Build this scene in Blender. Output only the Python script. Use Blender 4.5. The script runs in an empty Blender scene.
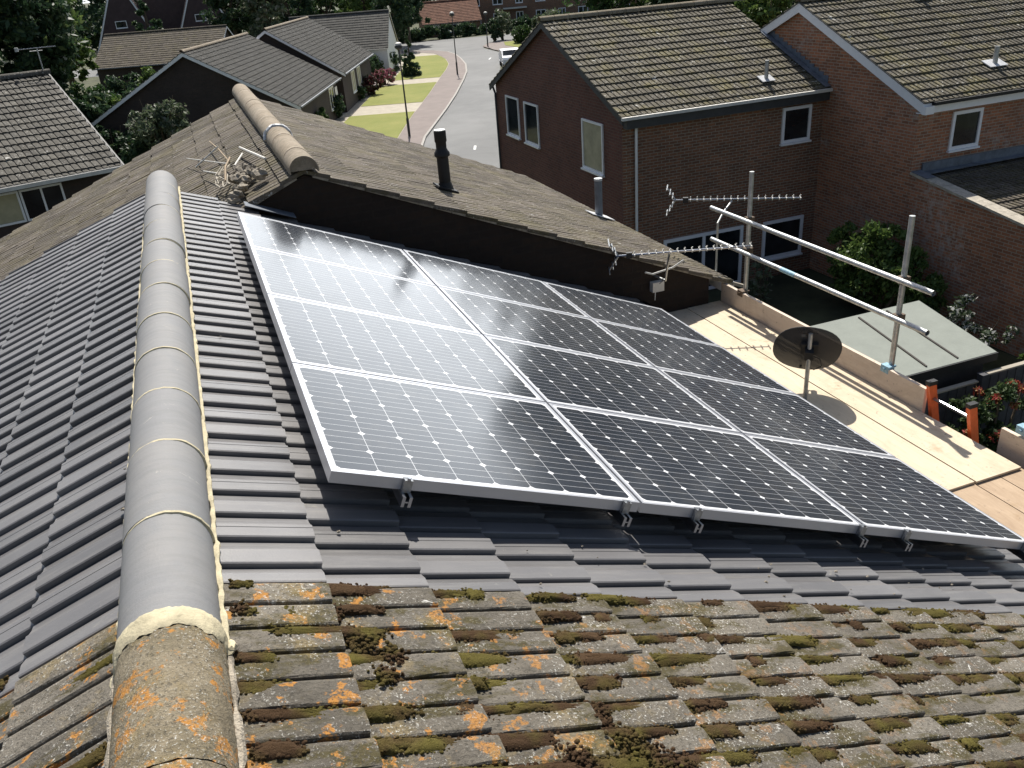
import bpy, math, random
import numpy as np
from mathutils import Vector, Matrix

random.seed(7)
PI = math.pi
S = bpy.context.scene
COL = S.collection
GZ = -7.1                      # ground level (origin = lower left corner of the solar array)


def V(*a):
    return Vector(a)


# ------------------------------------------------------------------ materials
class NT:
    def __init__(s, name):
        s.m = bpy.data.materials.new(name)
        s.m.use_nodes = True
        s.t = s.m.node_tree
        s.b = s.t.nodes['Principled BSDF']

    def n(s, typ, **kw):
        nd = s.t.nodes.new(typ)
        for k, v in kw.items():
            if k in nd.inputs:
                nd.inputs[k].default_value = v
            else:
                setattr(nd, k, v)
        return nd

    def l(s, a, b):
        s.t.links.new(a, b)

    def val(s, x, sock):
        if isinstance(x, (int, float)):
            sock.default_value = x
        elif isinstance(x, (tuple, list)):
            sock.default_value = tuple(x) + ((1,) if len(x) == 3 else ())
        else:
            s.l(x, sock)

    def math(s, op, a, b=0.0, c=None, clamp=False):
        nd = s.t.nodes.new('ShaderNodeMath')
        nd.operation = op
        nd.use_clamp = clamp
        s.val(a, nd.inputs[0])
        s.val(b, nd.inputs[1])
        if c is not None:
            s.val(c, nd.inputs[2])
        return nd.outputs[0]

    def mix(s, f, a, b, typ='MIX'):
        nd = s.t.nodes.new('ShaderNodeMix')
        nd.data_type = 'RGBA'
        nd.blend_type = typ
        s.val(f, nd.inputs[0])
        s.val(a, nd.inputs[6])
        s.val(b, nd.inputs[7])
        return nd.outputs[2]

    def pos(s):
        return s.t.nodes.new('ShaderNodeNewGeometry').outputs['Position']

    def noise(s, scale, detail=4, rough=.6, vec=None, dist=0.0):
        nd = s.n('ShaderNodeTexNoise', Scale=scale, Detail=detail, Roughness=rough, Distortion=dist)
        s.l(vec if vec is not None else s.pos(), nd.inputs['Vector'])
        return nd.outputs['Fac']

    def ramp(s, f, lo, hi):
        nd = s.t.nodes.new('ShaderNodeMapRange')
        s.l(f, nd.inputs[0])
        nd.inputs[1].default_value = lo
        nd.inputs[2].default_value = hi
        return nd.outputs[0]

    def rnd(s):
        return s.t.nodes.new('ShaderNodeNewGeometry').outputs['Random Per Island']

    def bump(s, h, strength=.3, dist=.01):
        nd = s.n('ShaderNodeBump', Strength=strength, Distance=dist)
        s.l(h, nd.inputs['Height'])
        s.l(nd.outputs[0], s.b.inputs['Normal'])

    def out(s, col, rough=.8, metal=0.0, spec=.5):
        s.val(col, s.b.inputs['Base Color'])
        s.val(rough, s.b.inputs['Roughness'])
        s.b.inputs['Metallic'].default_value = metal
        s.b.inputs['Specular IOR Level'].default_value = spec
        return s.m


def plain(name, col, rough=.6, metal=0.0, var=.25, scale=6.0, spec=.5, bump=0.0):
    t = NT(name)
    n = t.noise(scale, 5, .65)
    k = t.ramp(n, .3, .7)
    c = t.mix(k, tuple(v * (1 - var) for v in col), tuple(min(1, v * (1 + var)) for v in col))
    if bump:
        t.bump(t.noise(scale * 8, 4), bump, .01)
    return t.out(c, rough, metal, spec)


def brick(name, c1, c2, mortar, rough=.9, bump=.5, dirt=.25, white=0.0):
    t = NT(name)
    uv = t.n('ShaderNodeUVMap').outputs[0]
    bt = t.n('ShaderNodeTexBrick', Scale=1.0)
    bt.inputs['Mortar Size'].default_value = .010
    bt.inputs['Mortar Smooth'].default_value = .3
    bt.inputs['Bias'].default_value = 0
    bt.inputs['Brick Width'].default_value = .225
    bt.inputs['Row Height'].default_value = .075
    t.l(uv, bt.inputs['Vector'])
    t.val(c1, bt.inputs['Color1'])
    t.val(c2, bt.inputs['Color2'])
    t.val(mortar, bt.inputs['Mortar'])
    n = t.noise(.7, 5)
    c = t.mix(t.ramp(n, .35, .7), bt.outputs['Color'], t.mix(1.0, bt.outputs['Color'], (1 - dirt,) * 3, 'MULTIPLY'))
    n2 = t.noise(14, 3)
    c = t.mix(t.ramp(n2, .4, .75), c, t.mix(1.0, c, (1.25, 1.2, 1.15), 'MULTIPLY'))
    if white:
        n3 = t.noise(.55, 6, .7)
        n4 = t.noise(6, 4, .7)
        k = t.math('MULTIPLY', t.ramp(n3, .50, .66), t.ramp(n4, .45, .6))
        c = t.mix(t.math('MULTIPLY', k, white), c, (.5, .47, .43))
    t.bump(t.math('SUBTRACT', 1.0, bt.outputs['Fac']), bump, .012)
    return t.out(c, rough, 0, .3)


def tile(name, c1, c2, spots=.5, orange=0.0, moss=0.0, rough=.9, tint=.25, speck=60, bump=.4, mossc=(.075, .062, .022), ygreen=0.0):
    t = NT(name)
    c = t.mix(t.ramp(t.noise(2.2, 6, .65), .3, .7), c1, c2)
    c = t.mix(t.ramp(t.noise(24, 5, .7), .35, .7), t.mix(1.0, c, (.72, .72, .72), 'MULTIPLY'), c)
    r = t.rnd()
    c = t.mix(1.0, c, t.mix(r, (1 - tint,) * 3, (1 + tint,) * 3), 'MULTIPLY')
    if ygreen:
        c = t.mix(t.math('MULTIPLY', t.ramp(t.noise(1.3, 5, .7), .5, .68), ygreen), c, (.22, .19, .06))
    if moss:
        mp = t.n('ShaderNodeMapping')
        mp.inputs['Scale'].default_value = (.45, 1.5, 1)
        t.l(t.pos(), mp.inputs[0])
        k = t.math('MULTIPLY', t.ramp(t.noise(7.0, 4, .6, mp.outputs[0]), .50, .58), t.ramp(t.noise(30, 4, .7), .36, .48))
        c = t.mix(t.math('MULTIPLY', k, moss), c, mossc)
    if orange:
        sx = t.n('ShaderNodeSeparateXYZ')
        t.l(t.pos(), sx.inputs[0])
        near = t.ramp(sx.outputs[0], 1.3, -.1)            # lichen grows thickest beside the ridge
        k = t.math('MULTIPLY', t.ramp(t.noise(11, 4, .7), .565, .60), t.math('MULTIPLY_ADD', near, .8, .15))
        k = t.math('MULTIPLY', k, t.ramp(t.noise(45, 3), .35, .5))
        c = t.mix(t.math('MULTIPLY', k, orange, clamp=True), c, (.47, .215, .045))
        k2 = t.math('MULTIPLY', t.ramp(t.noise(5, 5, .7, dist=.6), .52, .62), .55)
        c = t.mix(t.math('MULTIPLY', k2, t.math('MULTIPLY_ADD', near, .8, .12)), c, (.28, .21, .09))
    if spots:
        k = t.math('MULTIPLY', t.ramp(t.noise(speck * 1.5, 3, .75), .585, .635), t.ramp(t.noise(5, 3), .40, .6))
        c = t.mix(t.math('MULTIPLY', k, spots), c, (.58, .57, .52))
        k = t.ramp(t.noise(speck * 1.1, 3, .75), .45, .38)
        c = t.mix(t.math('MULTIPLY', k, spots * .6), c, (.05, .045, .035))
        k = t.ramp(t.noise(speck * .16, 4, .75, dist=.8), .655, .69)
        c = t.mix(t.math('MULTIPLY', k, spots), c, (.58, .57, .53))
    t.bump(t.noise(speck * 1.5, 5, .7), bump, .006)
    return t.out(c, rough, 0, .35)


def leafm(name, c1, c2, c3=None, f3=.0):
    t = NT(name)
    r = t.rnd()
    c = t.mix(r, c1, c2)
    if c3:
        c = t.mix(t.math('GREATER_THAN', r, 1 - f3), c, c3)
    t.out(c, .55, 0, .35)
    tr = t.n('ShaderNodeBsdfTranslucent')
    t.l(c, tr.inputs[0])
    ms = t.n('ShaderNodeMixShader')
    ms.inputs[0].default_value = .3
    o = t.t.nodes['Material Output']
    t.l(t.b.outputs[0], ms.inputs[1])
    t.l(tr.outputs[0], ms.inputs[2])
    t.l(ms.outputs[0], o.inputs[0])
    return t.m


M = {}
def new_tile_mat():
    t = NT('new_tile')
    c = t.mix(t.ramp(t.noise(1.6, 5), .3, .7), (.120, .117, .119), (.165, .161, .162))
    c = t.mix(1.0, c, t.mix(t.rnd(), (.78,) * 3, (1.18,) * 3), 'MULTIPLY')
    mp = t.n('ShaderNodeMapping')
    mp.inputs['Scale'].default_value = (1.3, 14, 1.3)
    t.l(t.pos(), mp.inputs[0])
    c = t.mix(t.math('MULTIPLY', t.ramp(t.noise(2.2, 5, .7, mp.outputs[0]), .48, .75), .55), c, (.23, .22, .205))   # chalky run marks
    c = t.mix(t.math('MULTIPLY', t.ramp(t.noise(40, 5, .75), .66, .72), .7), c, (.30, .285, .25))
    c = t.mix(t.math('MULTIPLY', t.ramp(t.noise(5, 5, .75, dist=.8), .66, .72), .5), c, (.33, .31, .26))
    t.bump(t.noise(160, 4), .25, .003)
    return t.out(c, t.math('MULTIPLY_ADD', t.noise(6, 4), .2, .30), 0, .5)


M['new_tile'] = new_tile_mat()
def new_ridge_mat():
    t = NT('new_ridge')
    c = t.mix(t.rnd(), (.18, .185, .19), (.235, .237, .24))
    c = t.mix(t.math('MULTIPLY', t.ramp(t.noise(3.5, 6, .75, dist=.5), .42, .72), .8), c, (.27, .262, .25))
    mp = t.n('ShaderNodeMapping')
    mp.inputs['Scale'].default_value = (3, 26, 3)
    t.l(t.pos(), mp.inputs[0])
    c = t.mix(t.math('MULTIPLY', t.ramp(t.noise(1.6, 4, .7, mp.outputs[0]), .45, .8), .45), c, (.15, .15, .152))
    c = t.mix(t.math('MULTIPLY', t.ramp(t.noise(11, 5, .75, dist=1), .665, .70), .6), c, (.45, .43, .37))
    t.bump(t.noise(130, 5, .7), .35, .004)
    return t.out(c, .72, 0, .35)


M['new_ridge'] = new_ridge_mat()
M['old_tile'] = tile('old_tile', (.135, .119, .095), (.25, .225, .185), 1.0, 1.0, .9, tint=.16, speck=75, bump=1.2)
M['old_ridge'] = tile('old_ridge', (.23, .19, .125), (.37, .315, .22), 1.0, 1.0, .3, tint=.05, speck=95, bump=1.0)
M['brown_tile'] = tile('brown_tile', (.095, .078, .060), (.155, .130, .103), .55, 0, .6, tint=.22, speck=40, ygreen=.25)
M['brown_ridge'] = tile('brown_ridge', (.27, .215, .15), (.36, .305, .235), .3, 0, .3, tint=.1, speck=40)
M['grey_tile'] = tile('grey_tile', (.095, .083, .060), (.155, .138, .103), 1.0, 0, .3, tint=.18, speck=14, ygreen=.5)
M['grey_tile_clean'] = tile('grey_tile_clean', (.078, .073, .062), (.13, .122, .104), .7, 0, .1, tint=.25, speck=14)
M['bung_tile'] = tile('bung_tile', (.095, .093, .085), (.135, .13, .118), .1, 0, .15, tint=.15, speck=12)
M['red_tile'] = tile('red_tile', (.21, .10, .065), (.28, .14, .09), .1, 0, .1, tint=.2, speck=12)
M['purple_tile'] = tile('purple_tile', (.085, .06, .06), (.12, .085, .08), .1, 0, .1, tint=.2, speck=12)
M['purple_wall'] = plain('purple_wall', (.075, .05, .05), .9, var=.2, scale=1.5)
M['mortar'] = plain('mortar', (.52, .46, .31), .95, var=.25, scale=14, bump=.35)
M['old_mortar'] = plain('old_mortar', (.33, .29, .23), .95, var=.4, scale=14, bump=1)
M['brick'] = brick('brick', (.27, .125, .072), (.165, .085, .056), (.31, .27, .21))
M['brick_smooth'] = brick('brick_smooth', (.165, .07, .05), (.115, .052, .042), (.15, .10, .08), bump=.4)
M['brick_old'] = brick('brick_old', (.44, .185, .10), (.25, .115, .07), (.37, .31, .24), white=.5)
M['brick_dark'] = brick('brick_dark', (.065, .048, .042), (.05, .040, .036), (.055, .048, .042), bump=.3)
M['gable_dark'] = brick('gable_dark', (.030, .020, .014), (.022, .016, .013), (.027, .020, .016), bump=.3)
M['white'] = plain('white', (.86, .86, .87), .4, var=.04)
M['upvc'] = plain('upvc', (.86, .86, .87), .3, var=.04)
M['offwhite'] = plain('offwhite', (.62, .60, .55), .6, var=.12)
M['render_white'] = plain('render_white', (.72, .72, .76), .8, var=.05)
M['black'] = plain('black', (.008, .008, .009), .6, var=.2)
M['dark_grey'] = plain('dark_grey', (.045, .047, .05), .6, var=.2)
M['lead'] = plain('lead', (.13, .15, .18), .5, var=.3, scale=5)
M['lead_light'] = plain('lead_light', (.55, .56, .57), .5, var=.2, scale=9)
M['alu'] = plain('alu', (.36, .37, .40), .30, 1.0, var=.05)
M['frame_alu'] = plain('frame_alu', (.52, .53, .56), .36, .6, var=.04)
M['dark_alu'] = plain('dark_alu', (.32, .33, .34), .4, .8, var=.3, scale=40)
M['galv'] = plain('galv', (.42, .43, .43), .45, .75, var=.28, scale=14, bump=.15)
M['rust'] = plain('rust', (.14, .10, .07), .8, .3, var=.4, scale=20)
M['blue_paint'] = plain('blue_paint', (.25, .42, .52), .5, 0, var=.3, scale=40)
M['orange_paint'] = plain('orange_paint', (.70, .13, .035), .45, 0, var=.12, scale=20)
M['dish'] = plain('dish', (.028, .028, .03), .6, var=.15, spec=.3)
_t = M['dish'].node_tree                              # perforated sheet: about half of it is holes
_tr = _t.nodes.new('ShaderNodeBsdfTransparent')
_mx = _t.nodes.new('ShaderNodeMixShader')
_mx.inputs[0].default_value = .13
_t.links.new(_t.nodes['Principled BSDF'].outputs[0], _mx.inputs[1])
_t.links.new(_tr.outputs[0], _mx.inputs[2])
_t.links.new(_mx.outputs[0], _t.nodes['Material Output'].inputs[0])
M['concrete'] = plain('concrete', (.42, .38, .31), .9, var=.3, scale=10, bump=.6)
M['felt'] = plain('felt', (.235, .255, .225), .9, var=.08, scale=3, bump=.4)
M['shed_wood'] = plain('shed_wood', (.045, .038, .032), .8, var=.3, scale=6)
M['fence_wood'] = plain('fence_wood', (.075, .075, .08), .8, var=.35, scale=5)
M['curtain'] = plain('curtain', (.42, .38, .25), .9, var=.2, scale=3)
M['trunk'] = plain('trunk', (.10, .075, .05), .9, var=.3, scale=8, bump=.6)
M['twig'] = plain('twig', (.33, .25, .16), .8, var=.3, scale=20)
M['leaf_dark'] = leafm('leaf_dark', (.026, .055, .028), (.060, .105, .045), (.10, .14, .05), .08)
M['leaf_mid'] = leafm('leaf_mid', (.03, .065, .02), (.065, .12, .035), (.12, .17, .05), .08)
M['leaf_light'] = leafm('leaf_light', (.065, .12, .03), (.13, .19, .05), (.19, .26, .07), .15)
M['leaf_grey'] = leafm('leaf_grey', (.07, .10, .05), (.16, .20, .12), (.22, .22, .17), .15)
M['leaf_red'] = leafm('leaf_red', (.03, .06, .02), (.08, .12, .04), (.42, .05, .05), .0)
M['leaf_redtip'] = leafm('leaf_redtip', (.30, .045, .04), (.45, .12, .07), (.30, .18, .06), .3)
M['leaf_pink'] = leafm('leaf_pink', (.35, .10, .15), (.45, .22, .26), (.10, .13, .05), .35)
M['leaf_plum'] = leafm('leaf_plum', (.06, .02, .025), (.13, .035, .04), (.05, .06, .03), .3)
M['leaf_white'] = leafm('leaf_white', (.04, .07, .03), (.09, .12, .06), (.7, .7, .66), .35)
M['mossy'] = (lambda t: (t.bump(t.noise(220, 4, .8), 1.0, .01), t.out(
    t.mix(t.rnd(), t.mix(t.ramp(t.noise(4, 3), .42, .58), (.075, .045, .026), (.10, .082, .026)), t.mix(t.ramp(t.noise(4, 3), .42, .58), (.12, .075, .042), (.17, .145, .042))), 1.0, 0, .1))[1])(NT('mossy'))


def grass_mat():
    t = NT('grass')
    c = t.mix(t.ramp(t.noise(.35, 5, .7), .3, .7), (.17, .20, .05), (.28, .27, .09))
    c = t.mix(t.ramp(t.noise(4, 5, .7), .4, .7), c, (.22, .235, .065))
    t.bump(t.noise(25, 4), .6, .05)
    return t.out(c, .95, 0, .2)


M['grass'] = grass_mat()
M['soil'] = plain('soil', (.06, .065, .03), .95, var=.5, scale=.8, bump=.5)
M['asphalt'] = (lambda t: (t.bump(t.noise(60, 4), .4, .01), t.out(
    t.mix(t.ramp(t.noise(.18, 5, .7, dist=.5), .35, .7), t.mix(t.ramp(t.noise(30, 3), .3, .7), (.095, .098, .098), (.125, .128, .128)), (.17, .172, .17)), .8, 0, .4))[1])(NT('asphalt'))
M['pink_path'] = plain('pink_path', (.20, .165, .15), .9, var=.12, scale=1.2, bump=.3)
M['path'] = plain('path', (.38, .34, .27), .9, var=.15, scale=2)
M['kerb'] = plain('kerb', (.34, .32, .29), .9, var=.15, scale=4)
M['paint'] = plain('paint', (.75, .75, .73), .7, var=.1)


def wood_mat(name, c1, c2, knots=.6):
    t = NT(name)
    mp = t.n('ShaderNodeMapping')
    mp.inputs['Scale'].default_value = (6, 1.0, 6)
    t.l(t.pos(), mp.inputs[0])
    g = t.noise(3.2, 6, .65, mp.outputs[0], 1.2)
    c = t.mix(t.ramp(g, .3, .72), c1, c2)
    c = t.mix(t.math('MULTIPLY', t.ramp(t.noise(3.0, 5, .7), .60, .72), knots), c, (.33, .23, .13))
    c = t.mix(t.math('MULTIPLY', t.ramp(t.noise(1.1, 5, .75, dist=1), .5, .7), .45), c, (.36, .27, .18))
    c = t.mix(t.math('MULTIPLY', t.ramp(t.noise(26, 3, .6), .66, .70), .5), c, (.20, .16, .12))
    c = t.mix(1.0, c, t.mix(t.rnd(), (.86, .84, .80), (1.08, 1.08, 1.08)), 'MULTIPLY')
    t.bump(g, .15, .01)
    return t.out(c, .75, 0, .3)


M['ply'] = wood_mat('ply', (.56, .47, .34), (.68, .585, .445))
M['board'] = wood_mat('board', (.36, .26, .175), (.50, .38, .265), .9)
M['toe'] = wood_mat('toe', (.60, .49, .40), (.70, .60, .50), .5)


def glass_mat():
    t = NT('window_glass')
    c = t.mix(t.ramp(t.noise(1.2, 2), .4, .6), (.01, .013, .016), (.03, .035, .038))
    return t.out(c, .06, 0, .5)


M['glass'] = glass_mat()


def pv_mat():
    t = NT('solar_cell')
    uv = t.n('ShaderNodeUVMap').outputs[0]
    sp = t.n('ShaderNodeSeparateXYZ')
    t.l(uv, sp.inputs[0])
    P = .1585
    fu = t.math('MULTIPLY', t.math('FRACT', t.math('DIVIDE', t.math('SUBTRACT', sp.outputs[0], .025), P)), P)
    fv = t.math('MULTIPLY', t.math('FRACT', t.math('DIVIDE', t.math('SUBTRACT', sp.outputs[1], .033), P)), P)
    du = t.math('ABSOLUTE', t.math('SUBTRACT', fu, P / 2))
    dv = t.math('ABSOLUTE', t.math('SUBTRACT', fv, P / 2))
    dia = t.math('GREATER_THAN', t.math('ADD', du, dv), P - .0165)
    gap = t.math('MAXIMUM', t.math('GREATER_THAN', du, P / 2 - .0013), t.math('GREATER_THAN', dv, P / 2 - .0011))
    bus = t.math('LESS_THAN', t.math('ABSOLUTE', t.math('SUBTRACT', dv, .026)), .0012)
    inside = t.math('MULTIPLY',
                    t.math('MULTIPLY', t.math('GREATER_THAN', sp.outputs[0], .024), t.math('LESS_THAN', sp.outputs[0], 1.294)),
                    t.math('MULTIPLY', t.math('GREATER_THAN', sp.outputs[1], .032), t.math('LESS_THAN', sp.outputs[1], .985)))
    n = t.noise(1.0, 2)
    cell = t.mix(n, (.024, .029, .038), (.034, .040, .052))
    vo = t.n('ShaderNodeTexVoronoi', Scale=1.0 / P)
    cell = t.mix(t.math('MULTIPLY', t.ramp(t.noise(9, 5, .75), .5, .75), .35), cell, (.11, .105, .095))      # dust
    c = t.mix(bus, cell, (.42, .43, .44))
    c = t.mix(gap, c, (.50, .51, .52))
    c = t.mix(dia, c, (.72, .73, .74))
    c = t.mix(inside, (.72, .73, .75), c)
    r = t.math('MULTIPLY_ADD', t.ramp(t.noise(2.5, 5, .7), .35, .7), .05, .125)
    return t.out(c, r, 0, .5)


M['pv'] = pv_mat()

# ------------------------------------------------------------------ mesh building
class MB:
    def __init__(s):
        s.v = []
        s.f = []

    def add(s, vs, fs):
        o = len(s.v)
        s.v += [tuple(v) for v in vs]
        s.f += [tuple(i + o for i in f) for f in fs]
        return s

    def box(s, a, b):
        (x0, y0, z0), (x1, y1, z1) = a, b
        return s.hexa([(x0, y0, z0), (x1, y0, z0), (x1, y1, z0), (x0, y1, z0), (x0, y0, z1), (x1, y0, z1), (x1, y1, z1), (x0, y1, z1)])

    def hexa(s, p):
        return s.add(p, [(0, 3, 2, 1), (4, 5, 6, 7), (0, 1, 5, 4), (1, 2, 6, 5), (2, 3, 7, 6), (3, 0, 4, 7)])

    def obox(s, o, ax, ay, az, a, b):
        """box in a local frame: o + x*ax + y*ay + z*az"""
        o, ax, ay, az = Vector(o), Vector(ax), Vector(ay), Vector(az)
        P = []
        for z in (a[2], b[2]):
            for x, y in ((a[0], a[1]), (b[0], a[1]), (b[0], b[1]), (a[0], b[1])):
                P.append(o + ax * x + ay * y + az * z)
        return s.hexa(P)

    def prism(s, poly, ext):
        """poly: list of 3d points, ext: extrusion vector"""
        n = len(poly)
        ext = Vector(ext)
        vs = [Vector(p) for p in poly] + [Vector(p) + ext for p in poly]
        fs = [tuple(range(n))[::-1], tuple(range(n, 2 * n))]
        for i in range(n):
            j = (i + 1) % n
            fs.append((i, j, n + j, n + i))
        return s.add(vs, fs)

    def tube(s, pts, r, n=8, caps=True, r1=None):
        pts = [Vector(p) for p in pts]
        m = len(pts)
        rs = r if isinstance(r, (list, tuple)) else [r + ((r1 if r1 is not None else r) - r) * i / max(1, m - 1) for i in range(m)]
        vs, fs = [], []
        prev = None
        for i, p in enumerate(pts):
            d = (pts[min(i + 1, m - 1)] - pts[max(i - 1, 0)]).normalized()
            a = prev if prev is not None else (V(0, 0, 1) if abs(d.z) < .9 else V(1, 0, 0))
            x = a.cross(d).normalized() if prev is None else (prev - d * prev.dot(d)).normalized()
            y = d.cross(x)
            prev = x
            for k in range(n):
                t = 2 * PI * k / n
                vs.append(p + (x * math.cos(t) + y * math.sin(t)) * rs[i])
        for i in range(m - 1):
            for k in range(n):
                k2 = (k + 1) % n
                fs.append((i * n + k, i * n + k2, (i + 1) * n + k2, (i + 1) * n + k))
        if caps:
            fs.append(tuple(range(n))[::-1])
            fs.append(tuple(range((m - 1) * n, m * n)))
        return s.add(vs, fs)

    def blob(s, c, r, seed=0, amp=.3, n=8, m=6, sq=(1, 1, 1)):
        rg = random.Random(seed)
        vs, fs = [], []
        for i in range(m + 1):
            ph = PI * i / m
            for k in range(n):
                th = 2 * PI * k / n
                rr = r * (1 + amp * (rg.random() - .5) * 2)
                vs.append((c[0] + rr * sq[0] * math.sin(ph) * math.cos(th), c[1] + rr * sq[1] * math.sin(ph) * math.sin(th), c[2] + rr * sq[2] * math.cos(ph)))
        for i in range(m):
            for k in range(n):
                k2 = (k + 1) % n
                fs.append((i * n + k, (i + 1) * n + k, (i + 1) * n + k2, i * n + k2))
        return s.add(vs, fs)

    def build(s, name, mat, parent=None, smooth=False, off=None):
        vs = np.array(s.v, dtype=float).reshape(-1, 3)
        if parent is not None and off is None:
            p = parent
            t = Vector((0, 0, 0))
            while p is not None:
                t += p.location
                p = p.parent
            vs = vs - np.array(t)
        elif off is not None:
            vs = vs - np.array(off)
        me = bpy.data.meshes.new(name)
        me.from_pydata(vs.tolist(), [], s.f)
        me.validate()
        me.materials.append(M[mat] if isinstance(mat, str) else mat)
        uvl = me.uv_layers.new(name='UVMap')
        co = np.array(s.v, dtype=float)
        data = np.zeros(len(me.loops) * 2)
        for p in me.polygons:
            nx, ny, nz = p.normal
            if abs(nz) > .8:
                for li in p.loop_indices:
                    c = me.vertices[me.loops[li].vertex_index].co
                    data[2 * li] = c.x
                    data[2 * li + 1] = c.y
            else:
                h = math.hypot(nx, ny)
                tx, ty = -ny / h, nx / h
                for li in p.loop_indices:
                    c = me.vertices[me.loops[li].vertex_index].co
                    data[2 * li] = c.x * tx + c.y * ty
                    data[2 * li + 1] = c.z
        uvl.data.foreach_set('uv', data)
        if smooth:
            me.polygons.foreach_set('use_smooth', [True] * len(me.polygons))
            try:
                me.set_sharp_from_angle(angle=math.radians(40))
            except Exception:
                pass
        o = bpy.data.objects.new(name, me)
        COL.objects.link(o)
        if parent is not None:
            o.parent = parent
        elif off is not None:
            o.location = off
        return o


def tag(o, label=None, cat=None, group=None, kind=None):
    if label: o['label'] = label
    if cat: o['category'] = cat
    if group: o['group'] = group
    if kind: o['kind'] = kind
    return o


def thing(name, label, cat, loc=(0, 0, 0), group=None):
    o = bpy.data.objects.new(name, None)
    COL.objects.link(o)
    o.location = loc
    o.empty_display_size = .2
    return tag(o, label, cat, group)


# ------------------------------------------------------------------ tiled slopes
NEWP = [(0, -.040), (.003, -.040), (.0035, -.003), (.009, 0), (.078, 0), (.092, -.008), (.118, -.016), (.144, -.019), (.1445, -.036)]
NEW_TILE = NEWP + [(a + .149, b) for a, b in NEWP[1:4]] + [(.207, 0), (.2075, -.006), (.210, -.006), (.2105, 0)] + [(.227, 0), (.241, -.008), (.267, -.016), (.2925, -.019), (.293, -.036), (.298, -.040)]
PART = [(0, -.016), (.002, -.003), (.008, -.001), (.05, -.003), (.088, -.016), (.0885, -.036), (.094, -.04)]
OLDP = [(0, -.036), (.003, -.036), (.004, -.004), (.009, 0), (.035, .001), (.085, 0), (.096, -.005), (.1015, -.009), (.102, -.032)]
OLD_TILE = OLDP + [(a + .106, b) for a, b in OLDP[1:]] + [(a + .212, b) for a, b in OLDP[1:]] + [(.318, -.036)]
FAR_TILE = [(0, -.03), (.01, 0), (.09, 0), (.15, -.02), (.152, -.03), (.162, 0), (.24, 0), (.298, -.024)]


def slope(mb, O, U, Vd, N, ulen, vlen, prof, tw, gauge=.338, step=.022, phase=0.0, jit=.002, nu=1, rough=0.0, seed=1, uslide=.004, lip=.022, tilt=.0):
    rg = random.Random(seed)
    O, U, Vd, N = Vector(O), Vector(U), Vector(Vd), Vector(N)
    nt = int(math.ceil(vlen / tw - 1e-6))
    c = 0
    u = phase
    while u < ulen - .02:
        ua, ub = max(0.0, u), min(ulen, u + gauge)
        for k in range(nt):
            dz = rg.uniform(-jit, jit)
            du = rg.uniform(-uslide, uslide)
            tl = rg.uniform(-tilt, tilt)
            vs = []
            np_ = 0
            for v, h in prof:
                vv = k * tw + v
                if vv > vlen + 1e-6:
                    break
                np_ += 1
                for i in range(nu + 1):
                    f = i / nu
                    uu = ua + (ub - ua) * f + (du if i == nu else 0)
                    hh = h - step * (1 - (uu - u) / gauge) + dz + tl * (v / tw - .5)
                    if rough:
                        hh += rg.uniform(-rough, rough)
                        if i == nu:
                            uu += rg.uniform(-rough, rough) * 2.0
                    vs.append(O + U * uu + Vd * (vv + (rg.uniform(-rough, rough) if rough else 0)) + N * hh)
                vs.append(O + U * (ub + du + .001) + Vd * vv + N * (h + dz - lip - .006))
            w = nu + 2
            fs = []
            for a in range(np_ - 1):
                for i in range(nu + 1):
                    fs.append((a * w + i, a * w + i + 1, (a + 1) * w + i + 1, (a + 1) * w + i))
            mb.add(vs, fs)
        u += gauge
        c += 1
    return mb


PIT = .4003259              # our roof pitch
CP, SP = math.cos(PIT), math.sin(PIT)
RX, RZ = -.535, .0635       # ridge line of the tile tops


def half_round(mb, x, y0, y1, zc, r, n=12, thick=.012, a0=-8):
    vs, fs = [], []
    for i in range(n + 1):
        a = math.radians(a0 + (180 - 2 * a0) * i / n)
        for y in (y0, y1):
            for rr in (r, r - thick):
                vs.append((x + rr * math.cos(a), y, zc + rr * math.sin(a)))
    for i in range(n):
        b, c = i * 4, (i + 1) * 4
        fs += [(b, b + 2, c + 2, c), (b + 1, c + 1, c + 3, b + 3), (b, c, c + 1, b + 1), (b + 2, b + 3, c + 3, c + 2)]
    fs += [(0, 1, 3, 2), (n * 4, n * 4 + 2, n * 4 + 3, n * 4 + 1)]
    mb.add(vs, fs)


def rough_strip(mb, p0, p1, w, h, seed, step=.025, amp=.35):
    """lumpy pointing between p0 and p1"""
    rg = random.Random(seed)
    p0, p1 = Vector(p0), Vector(p1)
    L = (p1 - p0).length
    n = max(2, int(L / step))
    pts = [p0.lerp(p1, i / n) + V(rg.uniform(-1, 1) * w * .25, 0, rg.uniform(-1, 1) * h * .2) for i in range(n + 1)]
    mb.tube(pts, [w * (1 + amp * rg.uniform(-1, 1)) for _ in pts], 7)


def house_walls(parent, xr, z_r, half, y0, y1, mat, ext_r=None):
    """pentagon body under a roof whose ridge runs along Y"""
    t = math.tan(PIT)
    w = half - .25
    mb = MB()
    d = .09
    mb.prism([(xr - w, y0, GZ), (xr + w, y0, GZ), (xr + w, y0, z_r - w * t - d), (xr, y0, z_r - d), (xr - w, y0, z_r - w * t - d)], (0, y1 - y0, 0))
    return mb.build('wall', mat, parent)


HALF = 4.485
YB = -.445                   # where new tiles meet the old ones
YE = 5.15
YBL = -.515                  # the same joint on the left slope

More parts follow.
